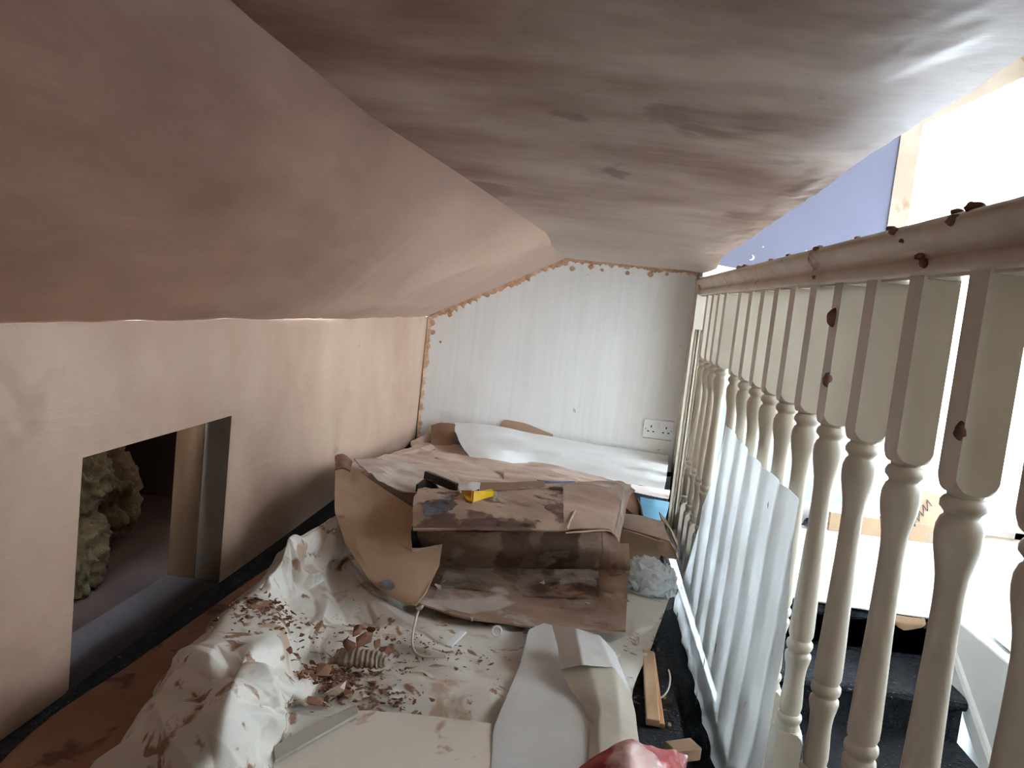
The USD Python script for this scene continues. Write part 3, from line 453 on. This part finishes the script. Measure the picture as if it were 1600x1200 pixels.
obj('cardboard_tab', patch([[(0.132,1.902,0.115),(0.157,1.914,0.115)],[(0.152,1.829,0.075),(0.162,1.829,0.075)]], 12, 8, .2, .001, t=.004), M['card'], label='small cardboard edge tab at the right side of the flattened dirty box', cat='cardboard')
LP = patch([[(-0.315,1.583,0.172),(-0.189,1.632,0.178),(-0.043,1.693,0.178),(0.032,1.746,0.178),(0.106,1.822,0.170),(0.128,1.850,0.130)],[(-0.327,1.629,0.195),(-0.197,1.672,0.200),(-0.048,1.735,0.195),(0.029,1.809,0.195),(0.114,1.909,0.190),(0.136,1.914,0.160)],[(-0.343,1.704,0.207),(-0.212,1.764,0.210),(-0.055,1.846,0.205),(0.027,1.931,0.205),(0.125,2.036,0.200),(0.147,1.999,0.180)],[(-0.346,1.756,0.212),(-0.218,1.807,0.214),(-0.062,1.944,0.213),(0.024,2.032,0.213),(0.133,2.152,0.208),(0.162,2.108,0.190)],[(-0.366,1.869,0.190),(-0.236,1.945,0.190),(-0.067,2.083,0.190),(0.025,2.178,0.190),(0.145,2.300,0.185),(0.184,2.247,0.170)]], 60, 100, .3, .004, 9., 37, .016, 16., .004, 9., raw=True)
bl = obj('bent_cardboard', solid(LP, .004), M['card_top'], smooth=40, label='bent brown cardboard lid with a taped edge lying across the top of the heap', cat='cardboard')
obj('parcel_tape', overlay(LP, .0, .9, .865, .93, .0034), M['tape'], bl, smooth=40)
obj('torn_edge', tube([(-0.002,1.694,0.182),(0.032,1.717,0.183),(0.075,1.760,0.180),(0.105,1.793,0.175),(0.119,1.812,0.158),(0.128,1.822,0.138)], .0022, 6), M['card_new'], bl, label='pale torn edge')
obj('torn_edge', tube([(0.005,1.704,0.186),(0.009,1.743,0.196),(0.017,1.795,0.203),(0.019,1.814,0.206)], .0026, 6), M['pale_crumb'], bl, label='pale torn sliver')
obj('grey_smear', patch([[(-0.321,1.686,0.214),(-0.293,1.722,0.218),(-0.244,1.758,0.219)],[(-0.312,1.631,0.206),(-0.279,1.658,0.208),(-0.230,1.708,0.215)],[(-0.290,1.592,0.200),(-0.259,1.624,0.204),(-0.235,1.657,0.210)]], 30, 30, .4, .0, rag=.28, seed=4, t=.0008), M['smear'], bl, smooth=40, label='grey paint smear')
obj('dark_stain', overlay(LP, .02, .75, .0, .5, .0034), M['damp'], bl, smooth=40)
obj('dust_patch', overlay(LP, .45, .9, .25, .86, .0034), M['dustpatch'], bl, smooth=40, label='pale plaster dust')
obj('dark_stain', patch([[(-0.246,1.627,0.205),(-0.143,1.677,0.206),(-0.033,1.712,0.203)],[(-0.254,1.607,0.190),(-0.138,1.654,0.190),(-0.017,1.704,0.190)],[(-0.236,1.587,0.184),(-0.135,1.632,0.184),(-0.043,1.672,0.184)]], 30, 40, .4, .0, rag=.25, seed=9, t=.0008), M['damp'], bl, smooth=40, label='dark damp stain')
obj('cardboard_fold', patch([[(0.138,2.184,0.200),(0.167,2.213,0.190),(0.196,2.179,0.160),(0.207,2.180,0.120)],[(0.145,2.135,0.155),(0.161,2.141,0.145),(0.187,2.183,0.120),(0.206,2.228,0.100)]], 20, 30, .3, .002, t=.004), M['card_dark'], smooth=40, label='dark curled end of folded brown cardboard next to the blue plastic', cat='cardboard')
us = obj('brown_cardboard_sheet', patch([[(-0.591,1.934,0.235),(-0.540,1.899,0.222),(-0.466,1.837,0.206),(-0.398,1.781,0.192),(-0.334,1.729,0.180)],[(-0.545,1.795,0.200),(-0.498,1.770,0.189),(-0.436,1.737,0.175),(-0.375,1.693,0.162),(-0.325,1.649,0.152)],[(-0.505,1.681,0.165),(-0.456,1.662,0.155),(-0.396,1.635,0.138),(-0.346,1.618,0.130),(-0.308,1.603,0.126)],[(-0.450,1.596,0.125),(-0.415,1.574,0.120),(-0.361,1.574,0.114),(-0.306,1.597,0.120),(-0.254,1.650,0.136)],[(-0.380,1.522,0.088),(-0.356,1.517,0.080),(-0.316,1.514,0.076),(-0.275,1.533,0.082),(-0.248,1.593,0.106)],[(-0.363,1.520,0.078),(-0.332,1.506,0.066),(-0.299,1.497,0.056),(-0.270,1.494,0.056),(-0.259,1.519,0.072)]], 90, 90, .35, .002, 7., 41, .008, 9., t=.004, lin=True), M['card'], smooth=40, label='upright sheet of clean brown cardboard leaning on the heap near the knee wall', cat='cardboard')
obj('grey_smear', patch([[(-0.357,1.500,0.092),(-0.346,1.526,0.090),(-0.325,1.537,0.088)],[(-0.349,1.493,0.084),(-0.336,1.511,0.082),(-0.317,1.529,0.084)],[(-0.336,1.484,0.076),(-0.325,1.501,0.074),(-0.316,1.516,0.078)]], 24, 24, .4, .0, rag=.25, seed=14, t=.0008), M['smear'], us, smooth=40, label='blue-grey paint smear')
obj('torn_tip', patch([[(-0.587,1.909,0.240),(-0.571,1.929,0.245),(-0.531,1.887,0.235)],[(-0.556,1.817,0.225),(-0.537,1.827,0.230),(-0.516,1.819,0.225)]], 20, 20, .3, .006, 30., 43, .08, 9., t=.003), M['card_dark'], smooth=40, label='dark torn tip at the top corner of the upright brown cardboard', cat='cardboard')
obj('slumped_paper', patch([[(-0.554,3.535,0.106),(-0.402,3.535,0.113),(-0.198,3.535,0.103),(0.004,3.535,0.087),(0.233,3.535,0.081),(0.422,3.535,0.076)],[(-0.544,3.500,0.068),(-0.391,3.480,0.070),(-0.191,3.500,0.063),(0.010,3.500,0.048),(0.235,3.490,0.044),(0.423,3.500,0.037)],[(-0.446,3.030,0.100),(-0.316,2.978,0.100),(-0.171,3.211,0.070),(0.014,3.191,0.060),(0.217,3.150,0.060),(0.389,3.193,0.050)],[(-0.367,2.892,0.070),(-0.289,2.882,0.065),(-0.148,3.107,0.050),(0.018,3.073,0.042),(0.165,3.001,0.036),(0.370,3.014,0.025)]], 50, 90, .45, .004, 8., 47, .02, 9., .006, 5., t=.0014), M['paper'], smooth=50, label='white paper sheet slumped along the foot of the end wall under the socket', cat='paper')
obj('cardboard_scrap', patch([[(-0.350,3.545,0.106),(-0.326,3.545,0.147),(-0.232,3.545,0.141),(-0.101,3.545,0.105)],[(-0.347,3.544,0.072),(-0.283,3.544,0.074),(-0.194,3.544,0.061),(-0.096,3.544,0.056)]], 14, 20, .2, .0, t=.003), M['card'], label='brown cardboard scrap showing above the white paper against the end wall', cat='cardboard')
obj('cardboard_offcut', patch([[(-0.645,3.500,0.088),(-0.600,3.500,0.108),(-0.536,3.500,0.107)],[(-0.636,3.460,0.020),(-0.583,3.450,0.028),(-0.533,3.460,0.027)],[(-0.537,3.005,0.050),(-0.497,2.978,0.050),(-0.461,2.975,0.050)]], 24, 24, .35, .002, 9., 3, .03, t=.004), M['card_dark'], smooth=40, label='dark brown cardboard offcut standing in the far left corner by the white paper', cat='cardboard')
for i, rows in enumerate(([[(-0.597,2.470,0.130),(-0.582,2.785,0.100),(-0.575,3.191,0.060)],[(-0.567,2.402,0.130),(-0.549,2.718,0.100),(-0.540,3.092,0.060)]], [[(-0.715,3.400,0.020),(-0.676,3.480,0.035),(-0.652,3.520,0.061)],[(-0.698,3.360,-0.000),(-0.660,3.440,0.009),(-0.630,3.490,0.016)]])):
    obj('cardboard_strip', patch(rows, 10, 30, .3, .003, 14., 50+i, .05, t=.004), M['card_dusty'], smooth=40, label=('long narrow cardboard strip lying along the foot of the knee wall', 'short cardboard strip tucked into the far left corner')[i], cat='cardboard')
obj('curled_cardboard', patch([[(-0.227,2.585,0.130),(-0.128,2.541,0.130),(-0.045,2.546,0.125),(0.028,2.544,0.120)],[(-0.212,2.403,0.135),(-0.119,2.337,0.145),(-0.043,2.360,0.140),(0.024,2.447,0.130)],[(-0.190,2.226,0.150),(-0.108,2.226,0.155),(-0.040,2.272,0.150),(0.019,2.361,0.140)]], 30, 50, .35, .005, 10., 53, .05, 14., .004, 9., t=.003), M['card_dusty'], smooth=40, label='curled torn cardboard piece behind the bent lid in front of the white paper', cat='cardboard')
obj('blue_plastic', patch([[(0.236,2.660,0.070),(0.282,2.648,0.070),(0.342,2.687,0.060)],[(0.231,2.549,0.055),(0.277,2.557,0.055),(0.325,2.585,0.050)],[(0.228,2.468,0.040),(0.269,2.481,0.040),(0.312,2.514,0.035)]], 20, 24, .35, .003, 16., 59, .03, t=.0015), M['blue'], smooth=50, label='blue plastic sheet lying at the foot of the balustrade near the end wall', cat='plastic sheet')
obj('paper_edge', patch([[(0.211,2.814,0.075),(0.281,2.836,0.070),(0.361,2.875,0.060)],[(0.206,2.697,0.075),(0.271,2.698,0.070),(0.342,2.724,0.060)]], 12, 24, .3, .003, 16., 61, .03, t=.002), M['card_white'], smooth=50, label='pale folded paper edge lying between blue plastic and white paper', cat='paper')
obj('blue_strip', patch([[(-0.100,2.314,0.158),(-0.053,2.282,0.165),(0.016,2.325,0.165)],[(-0.090,2.284,0.158),(-0.040,2.221,0.165),(0.021,2.283,0.165)]], 8, 24, .3, .002, 20., 63, .04, t=.0015), M['bluedark'], smooth=50, label='thin strip of dark blue plastic poking out behind the bent cardboard lid', cat='plastic strip')
# the small cardboard carton at the right
ct = thing('cardboard_carton', 'small open brown carton with a pale flap lying by the balusters', 'carton')
obj('top_panel', patch([[(0.129,2.004,0.165),(0.186,2.027,0.160),(0.246,2.032,0.150)],[(0.132,1.987,0.135),(0.194,1.970,0.130),(0.260,1.968,0.120)]], 12, 20, .2, .001, t=.004), M['card_dusty'], ct)
obj('front_panel', patch([[(0.132,1.978,0.134),(0.186,1.960,0.130),(0.243,1.954,0.120)],[(0.148,1.963,0.050),(0.198,1.996,0.050),(0.249,2.034,0.055)]], 12, 20, .2, .001, t=.004), M['card'], ct)
obj('end_flap', patch([[(0.242,1.987,0.125),(0.261,1.974,0.120),(0.272,1.920,0.110)],[(0.231,1.972,0.105),(0.251,1.943,0.100),(0.280,1.920,0.095)],[(0.237,1.948,0.090),(0.254,1.931,0.088),(0.275,1.924,0.090)]], 16, 16, .35, .001, t=.004), M['card_new'], ct, label='pale flap', smooth=40)
obj('side_edge', patch([[(0.243,2.117,0.155),(0.256,2.062,0.150),(0.281,1.983,0.120)],[(0.245,2.057,0.150),(0.262,2.015,0.140),(0.281,1.941,0.105)]], 8, 14, .2, t=.004), M['card_new'], ct)
# crumpled white plastic bag
obj('plastic_bag', join(crumple((0.200,1.849,0.055), .062, 3, (1.0, .8, .9)), crumple((0.244,1.865,0.045), .045, 8, (.8, .8, 1.1))), M['poly'], smooth=24, label='crumpled white plastic bag beside the cardboard at the foot of the balusters', cat='plastic bag')
# offcuts of timber lath on the dark carpet
def plank(a, b, w, h, roll=0.):
    a, b = np.array(a), np.array(b); d = b-a; L = np.linalg.norm(d); d /= L; s = np.cross(d, [0, 0, 1]); s /= np.linalg.norm(s); u = np.cross(s, d)
    q = rbox(-w/2, w/2, 0, L, 0, h, .0015).to_mesh(); p = q.vert_properties[:, :3]
    return trimesh.Trimesh(a+p[:, :1]*s+p[:, 1:2]*d+p[:, 2:]*u, q.tri_verts, process=False)
obj('timber_lath', plank((0.178,1.262,0.004), (0.190,1.536,0.004), .022, .012), M['wood'], label='pale split timber lath lying on the dark carpet beside the dust sheet', cat='timber')
obj('timber_lath', plank((0.193,1.263,0.003), (0.199,1.542,0.003), .009, .008), M['wood_orange'], label='thin orange timber splinter lying against the pale lath on dark carpet', cat='timber')
obj('timber_offcut', plank((0.194,1.161,0.010), (0.235,1.183,0.010), .03, .02), M['wood_old'], label='short brown wood offcut by the red plastic at the bottom edge', cat='timber')
obj('wire_loop', tube([(0.194,1.357,0.006),(0.205,1.358,0.012),(0.216,1.387,0.015),(0.224,1.438,0.012),(0.225,1.486,0.006)], .0018), M['cord'], smooth=True, label='thin white wire loop on the dark carpet beside the timber lath', cat='wire')
obj('red_bag', patch([[(0.071,1.017,0.070),(0.100,1.027,0.085),(0.120,1.034,0.095),(0.145,1.055,0.080),(0.181,1.094,0.060),(0.211,1.138,0.030)],[(0.056,1.007,0.060),(0.090,0.994,0.085),(0.117,0.994,0.100),(0.143,1.015,0.085),(0.178,1.056,0.060),(0.211,1.117,0.020)],[(0.045,0.984,0.050),(0.091,0.963,0.075),(0.118,0.961,0.085),(0.145,0.986,0.070),(0.180,1.021,0.050),(0.214,1.086,0.010)],[(0.040,0.934,0.030),(0.093,0.918,0.050),(0.118,0.910,0.060),(0.144,0.931,0.050),(0.177,0.970,0.030),(0.208,1.007,0.010)]], 60, 70, .3, .006, 20., 67, .02, 9., .006, 12., t=.001), M['redmix'], smooth=40, label='crumpled red and white plastic bag at the bottom edge of the photo', cat='plastic bag')
# tools in the heap
kn = thing('black_tray', 'black plastic tray half buried in the torn paper on the heap', 'tray')
obj('tray_side', plank((-0.354,1.907,0.212), (-0.266,1.847,0.205), .012, .02), M['black'], kn)
obj('tray_end', patch([[(-0.356,1.826,0.215),(-0.347,1.871,0.222),(-0.326,1.857,0.220)],[(-0.355,1.817,0.200),(-0.343,1.858,0.205),(-0.300,1.849,0.200)]], 10, 14, .2, t=.005), M['black'], kn)
obj('tray_base', patch([[(-0.349,1.821,0.206),(-0.301,1.850,0.206)],[(-0.337,1.801,0.200),(-0.282,1.832,0.200)]], 6, 10, .2, t=.003), M['card_dusty'], kn)
yh = thing('yellow_block', 'bright yellow plastic block among the brown cardboard on the heap', 'plastic block')
obj('front_face', patch([[(-0.216,1.756,0.232),(-0.174,1.802,0.230)],[(-0.214,1.744,0.210),(-0.179,1.804,0.214)]], 8, 12, .1, t=.012), M['yellow'], yh)
obj('side_face', patch([[(-0.241,1.771,0.224),(-0.214,1.757,0.232)],[(-0.225,1.736,0.212),(-0.212,1.739,0.210)]], 8, 8, .1, t=.012), M['orange'], yh, label='orange end of the yellow block')
obj('dark_strip', patch([[(-0.227,1.910,0.215),(-0.147,2.005,0.205),(-0.071,2.154,0.190)],[(-0.209,1.822,0.218),(-0.137,1.899,0.210),(-0.062,2.032,0.200)]], 8, 30, .2, .002, t=.006), M['card_dark'], label='dark brown strip lying behind the yellow block', cat='strip')
obj('paper_scrap', patch([[(-0.255,1.805,0.222),(-0.237,1.873,0.228),(-0.212,1.883,0.226)],[(-0.245,1.766,0.220),(-0.223,1.779,0.226),(-0.206,1.816,0.226)]], 16, 16, .35, .004, 20., 4, .05, t=.001), M['paper'], smooth=50, label='small pale paper scrap lying on top of the yellow block', cat='paper')
# small things on the dust sheet
obj('string_piece', tube([(-0.253,1.437,0.075),(-0.256,1.426,0.060),(-0.250,1.377,0.050),(-0.243,1.340,0.045),(-0.232,1.318,0.040),(-0.212,1.314,0.038),(-0.175,1.328,0.042)], .0026), M['cord'], smooth=True, label='pale cord dangling from the cardboard edge onto the dust sheet', cat='cord')
obj('white_clip', plank((-0.176,1.323,0.058), (-0.159,1.382,0.064), .014, .004), M['white'], label='short white plastic strip lying on a fold of the dust sheet', cat='plastic strip')
rg = trimesh.creation.torus(.0085, .0026, 24, 10); rg.apply_transform(trimesh.transformations.rotation_matrix(1.2, [1, .2, 0])); rg.apply_translation((-0.104,1.442,0.050))
obj('white_ring', rg, M['white'], smooth=True, label='tiny white ring lying at the front edge of the dirty cardboard box', cat='ring')
# heap of plaster rubble with a ribbed lump
lump = thing('ribbed_lump', 'grey ribbed lump of old plaster in the middle of the dust sheet', 'rubble lump')
la, lb = np.array((-0.343,1.231,0.055)), np.array((-0.270,1.251,0.055))
hh = np.linspace(-.042, .042, 70); pr = [(.0005, -.042)]+[(.0185*(1+.07*math.sin(q*760))*(1-.35*abs(q/.042)**3), q) for q in hh]+[(.0005, .042)]
m = lathe(pr, 24); v = m.vertices; v = v[:, [2, 0, 1]]*np.array([1, .9, .8]); v *= (1+.55*(meshkit.fbm(v*45, 4, 3)-.5))[:, None]; m.vertices = v@trimesh.transformations.rotation_matrix(.15, [0, 0, 1])[:3, :3].T+(la+lb)/2
obj('ribbed_core', m, M['grit'], lump, smooth=60)
for i, (x, y, z, r) in enumerate(((545,1010,.075,.017), (570,1000,.08,.02), (560,985,.075,.013), (590,1005,.07,.014), (600,1020,.06,.015), (580,985,.07,.010))):
    pt = ([(-0.327,1.236,0.075),(-0.307,1.257,0.080),(-0.331,1.301,0.075),(-0.289,1.274,0.070),(-0.274,1.263,0.060),(-0.313,1.320,0.070)])[i]
    obj('broken_piece', chip(pt, r, 300+i, .7, 14), M['crumb'], lump)

# ---------------------------------------------------------------- polythene leaning on the balusters
PSH = patch([[(0.431,2.334,0.385),(0.431,1.955,0.360),(0.431,1.707,0.357),(0.431,1.515,0.354)],[(0.424,2.473,0.130),(0.424,2.019,0.179),(0.424,1.710,0.219),(0.424,1.474,0.255)],[(0.420,2.672,-0.161),(0.420,2.127,-0.053),(0.420,1.766,0.026),(0.420,1.445,0.110)],[(0.413,2.935,-0.532),(0.413,2.240,-0.322),(0.413,1.814,-0.178),(0.413,1.436,-0.021)],[(0.405,3.191,-0.930),(0.405,2.269,-0.591),(0.405,1.785,-0.373),(0.405,1.427,-0.178)],[(0.400,3.386,-1.239),(0.400,2.308,-0.817),(0.400,1.792,-0.552),(0.400,1.390,-0.314)]], 130, 110, .25, .0015, 9., 77, .003, 6., raw=True)
for y in bys:                                                       # pressed softly against each spindle, sagging between them
    d = np.abs(PSH[..., 1]-y-BW/2); PSH[..., 0] -= .008*np.clip(1-d/.05, 0, 1)
PSH[..., 0] = np.minimum(PSH[..., 0], bx(PSH[..., 1])-.004)
ps = obj('plastic_sheet', solid(PSH, .0012), M['plastic'], smooth=60, label='translucent white plastic sheet leaning against the balusters with brown stains along its foot', cat='plastic sheet')

for q, (c, L) in enumerate(zip([(0.400,2.055,-0.212),(0.402,1.949,-0.125),(0.398,2.083,-0.322),(0.396,1.962,-0.330),(0.398,2.238,-0.419),(0.394,1.859,-0.331),(0.412,1.677,0.302),(0.408,2.650,-0.321)], (.05, .03, .06, .03, .04, .04, .03, .045))):
    mm = chip((0, 0, 0), .008, 620+q, 1., 12); mm.vertices = mm.vertices*np.array([.18, .5, L/.016])+np.array(c); obj('brown_mark', mm, M['splash'], ps)
# ---------------------------------------------------------------- inside the hatch
wool = thing('insulation_roll', 'yellowish mineral wool insulation bundled inside the dark hatch', 'insulation')
for i, (c, r, q) in enumerate((((-1.02, 1.46, .06), .15, (.7, 1.0, 1.0)), ((-1.12, 1.72, .10), .15, (.8, 1.0, 1.1)), ((-1.02, 1.52, .20), .10, (.8, 1, 1)))):
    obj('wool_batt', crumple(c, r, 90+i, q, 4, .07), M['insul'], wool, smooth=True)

# ---------------------------------------------------------------- the bright landing beyond the balusters
lc = thing('landing_cardboard', 'large flat sheet of pale cardboard covering the bright stair landing', 'cardboard')
obj('main_sheet', patch([[(.60, 2.46, LAND+.012), (.9, 2.435, LAND+.012), (1.2, 2.43, LAND+.012), (1.36, 2.44, LAND+.012)], [(.72, 2.9, LAND+.008), (.95, 2.9, LAND+.008), (1.3, 2.9, LAND+.008), (1.6, 2.9, LAND+.008)], [(.80, 3.44, LAND+.006), (1.0, 3.47, LAND+.006), (1.35, 3.56, LAND+.006), (2.0, 3.56, LAND+.006)]], 50, 50, .2, .004, 6., 3, .01, t=.004), M['card_white'], lc, smooth=40)
obj('torn_flap', patch([[(.985, 2.432, LAND+.010), (1.04, 2.43, LAND+.010), (1.10, 2.432, LAND+.010)], [(.995, 2.418, LAND-.005), (1.04, 2.414, LAND-.008), (1.10, 2.418, LAND-.003)], [(1.015, 2.417, LAND-.020), (1.035, 2.412, LAND-.03), (1.085, 2.416, LAND-.014)]], 24, 24, .3, .002, 20., 5, .05, t=.003), M['card'], lc, smooth=40, label='torn brown flap hanging over the step')
cb = thing('scribbled_box', 'pale cardboard box with a zigzag pen mark on the bright landing by the window', 'cardboard box')
y0 = 3.42
obj('front_panel', rbox(1.10, 1.66, y0, y0+.006, LAND+.01, LAND+.085, .002), M['card_new'], cb)
obj('side_panel', rbox(1.10, 1.106, y0+.006, y0+.11, LAND+.01, LAND+.085, .002), M['card_new'], cb)
obj('side_panel', rbox(1.654, 1.66, y0+.006, y0+.11, LAND+.01, LAND+.085, .002), M['card_new'], cb)
lidp = [(1.30, LAND+.087), (1.66, LAND+.087), (1.64, LAND+.20), (1.52, LAND+.215), (1.42, LAND+.235), (1.36, LAND+.17)]
lm = prism_y(lidp, 0, .005); v = lm.vertices.copy(); v[:, 1] = y0+.004+v[:, 1]+(v[:, 2]-LAND-.087)*.30; lm.vertices = v
obj('raised_flap', lm, M['card_new'], cb)
def flap_y(z): return y0+.0035+(z-LAND-.087)*.30
pa, pb = (1.428,3.425,-0.083), (1.509,3.450,0.029)                    # the zigzag runs up the flap
zz = []
for q in range(11):
    f = q/10; zz.append((pa[0]+(pb[0]-pa[0])*f-(.012 if q % 2 else 0), 0, pa[2]-.014+(pb[2]-pa[2])*f+(.034 if q % 2 else 0)))
zz = [(x, flap_y(z)-.0022, z) for x, _, z in zz]
obj('pen_mark', join(*[trimesh.creation.cylinder(.0014, segment=[zz[q], zz[q+1]], sections=6) for q in range(10)]), M['ink'], cb, label='blue-black zigzag pen mark')
lx, _, lz = (1.524,3.420,-0.118)
obj('grey_label', box(lx-.02, lx+.02, y0-.0015, y0, lz-.014, lz+.014), M['grey'], cb, label='small grey label')
obj('white_board', rbox(1.33, RX-.02, 2.36, 2.385, -.111, .10, .004), M['white_paint'], label='pale blue white upright board standing on the ledge by the stairs', cat='board')
obj('ledge_paper', patch([[(1.20, 2.30, -.104), (1.30, 2.33, -.10), (1.42, 2.34, -.104)], [(1.19, 2.16, -.104), (1.30, 2.20, -.09), (1.45, 2.22, -.104)], [(1.20, 1.98, -.104), (1.31, 2.0, -.10), (1.5, 2.02, -.104)]], 24, 24, .4, .006, 14., 7, .05, t=.0015), M['paper'], smooth=40, label='crinkled white paper lying on the white ledge beside the stairs', cat='paper')

LUMP = ['pale broken plaster lump at the left of the rubble on the dust sheet', 'brown plaster lump at the top of the rubble patch on the dust sheet', 'largest pale plaster lump in the middle of the rubble patch', 'brown plaster lump just above the grey strip on the dust sheet', 'small pale plaster lump against the raised dust sheet ridge', 'small brown plaster lump right of the rubble patch']
# ---------------------------------------------------------------- crumbs of plaster
def floor_z(x, y): return .03
import trimesh.ray
def scatter(seed, k, cx, cy, sx, sy, r0, r1, target, flat=.35):
    rng = np.random.default_rng(seed); out = []
    xy = np.stack([rng.normal(cx, sx, k), rng.normal(cy, sy, k)], 1)
    z = np.full(k, -1.)
    for t in target:
        tv, tf = t; ctr = tv[tf].mean(1); tree = __import__('scipy.spatial', fromlist=['cKDTree']).cKDTree(ctr[:, :2])
        for i, p in enumerate(xy):
            ids = tree.query_ball_point(p, .008)
            if ids: z[i] = max(z[i], ctr[ids, 2].max())
    for i, p in enumerate(xy):
        if z[i] < -.5: continue
        r = rng.uniform(r0, r1)*rng.uniform(.6, 1.2)
        out.append(chip((p[0], p[1], z[i]+r*flat*.5), r, seed*1000+i, flat, 7))
    return out
def geo(p):
    m = UsdGeom.Mesh(p); return np.array(m.GetPointsAttr().Get())/S, np.array(m.GetFaceVertexIndicesAttr().Get()).reshape(-1, 3)
tg = [geo(ds)]
a, b = (-0.333,1.180,0.040), (-0.260,1.216,0.040)
cr = scatter(1, 260, a[0], a[1], .035, .035, .004, .010, tg, .25) + scatter(2, 120, (-0.247,1.165,0.040)[0], (-0.247,1.165,0.040)[1], .03, .02, .0025, .008, tg, .25) + scatter(3, 160, (-0.319,1.270,0.050)[0], (-0.319,1.270,0.050)[1], .05, .05, .0025, .008, tg, .25) + scatter(4, 150, (-0.475,1.230,0.110)[0], (-0.475,1.230,0.110)[1], .03, .05, .003, .009, tg, .25) + scatter(9, 150, (-0.247,1.345,0.040)[0], (-0.247,1.345,0.040)[1], .09, .04, .002, .006, tg, .25)
obj('plaster_crumbs', join(*cr), M['crumb'], smooth=False, label='scattered brown plaster crumbs over the dust sheet', cat='rubble', kind='stuff')
for i, (c, r) in enumerate(zip([(-0.367,1.127,0.050),(-0.349,1.177,0.055),(-0.317,1.143,0.050),(-0.336,1.097,0.050),(-0.388,1.142,0.060),(-0.298,1.149,0.040)], (.016, .018, .02, .016, .013, .012))):
    obj('plaster_lump', chip(c, r, 500+i, .45, 16), (M['pale_crumb'], M['crumb'])[i % 2], smooth=False, label=LUMP[i], cat='plaster lump', group=None)

FL = [('pale chip of plaster on the dirty box near its upper middle', (-0.085,1.639,0.068), .010), ('pale chip of plaster on the dirty box below its printed panel', (-0.034,1.686,0.070), .009), ('pale curl of plaster at the left of the dirty box', (-0.246,1.590,0.066), .009), ('small white chip beside the curl at the left of the dirty box', (-0.237,1.610,0.070), .006), ('white chip on the right part of the dirty box by the tape', (0.064,1.608,0.066), .008), ('pale chip near the front edge of the dirty box', (-0.154,1.460,0.058), .008), ('white crumb stuck at the top of the pale cord', (-0.252,1.437,0.075), .009), ('white chip on the lower tip of the upright brown cardboard', (-0.308,1.507,0.060), .006), ('pale lump on the dusty cardboard in front of the far corner', (-0.455,2.623,0.120), .010)]
for i, (lb, c, r) in enumerate(FL): obj('plaster_flake', chip(c, r, 700+i, .35, 12), M['pale_crumb'], label=lb, cat='plaster flake')
rng = np.random.default_rng(12); sh = []
for i in range(70):
    x, y = rng.uniform(.10, .22), rng.uniform(1.12, 1.62)
    sh.append(chip((x, y, .004), rng.uniform(.003, .010), 900+i, .25, 7))
obj('wood_shavings', join(*sh), M['crumb'], label='brown shavings and crumbs on the dark carpet around the timber lath', cat='rubble', kind='stuff')
for i, (y, lb) in enumerate(((1.0, 'torn off pale corner of paper lying by the red plastic bag'),)): pass
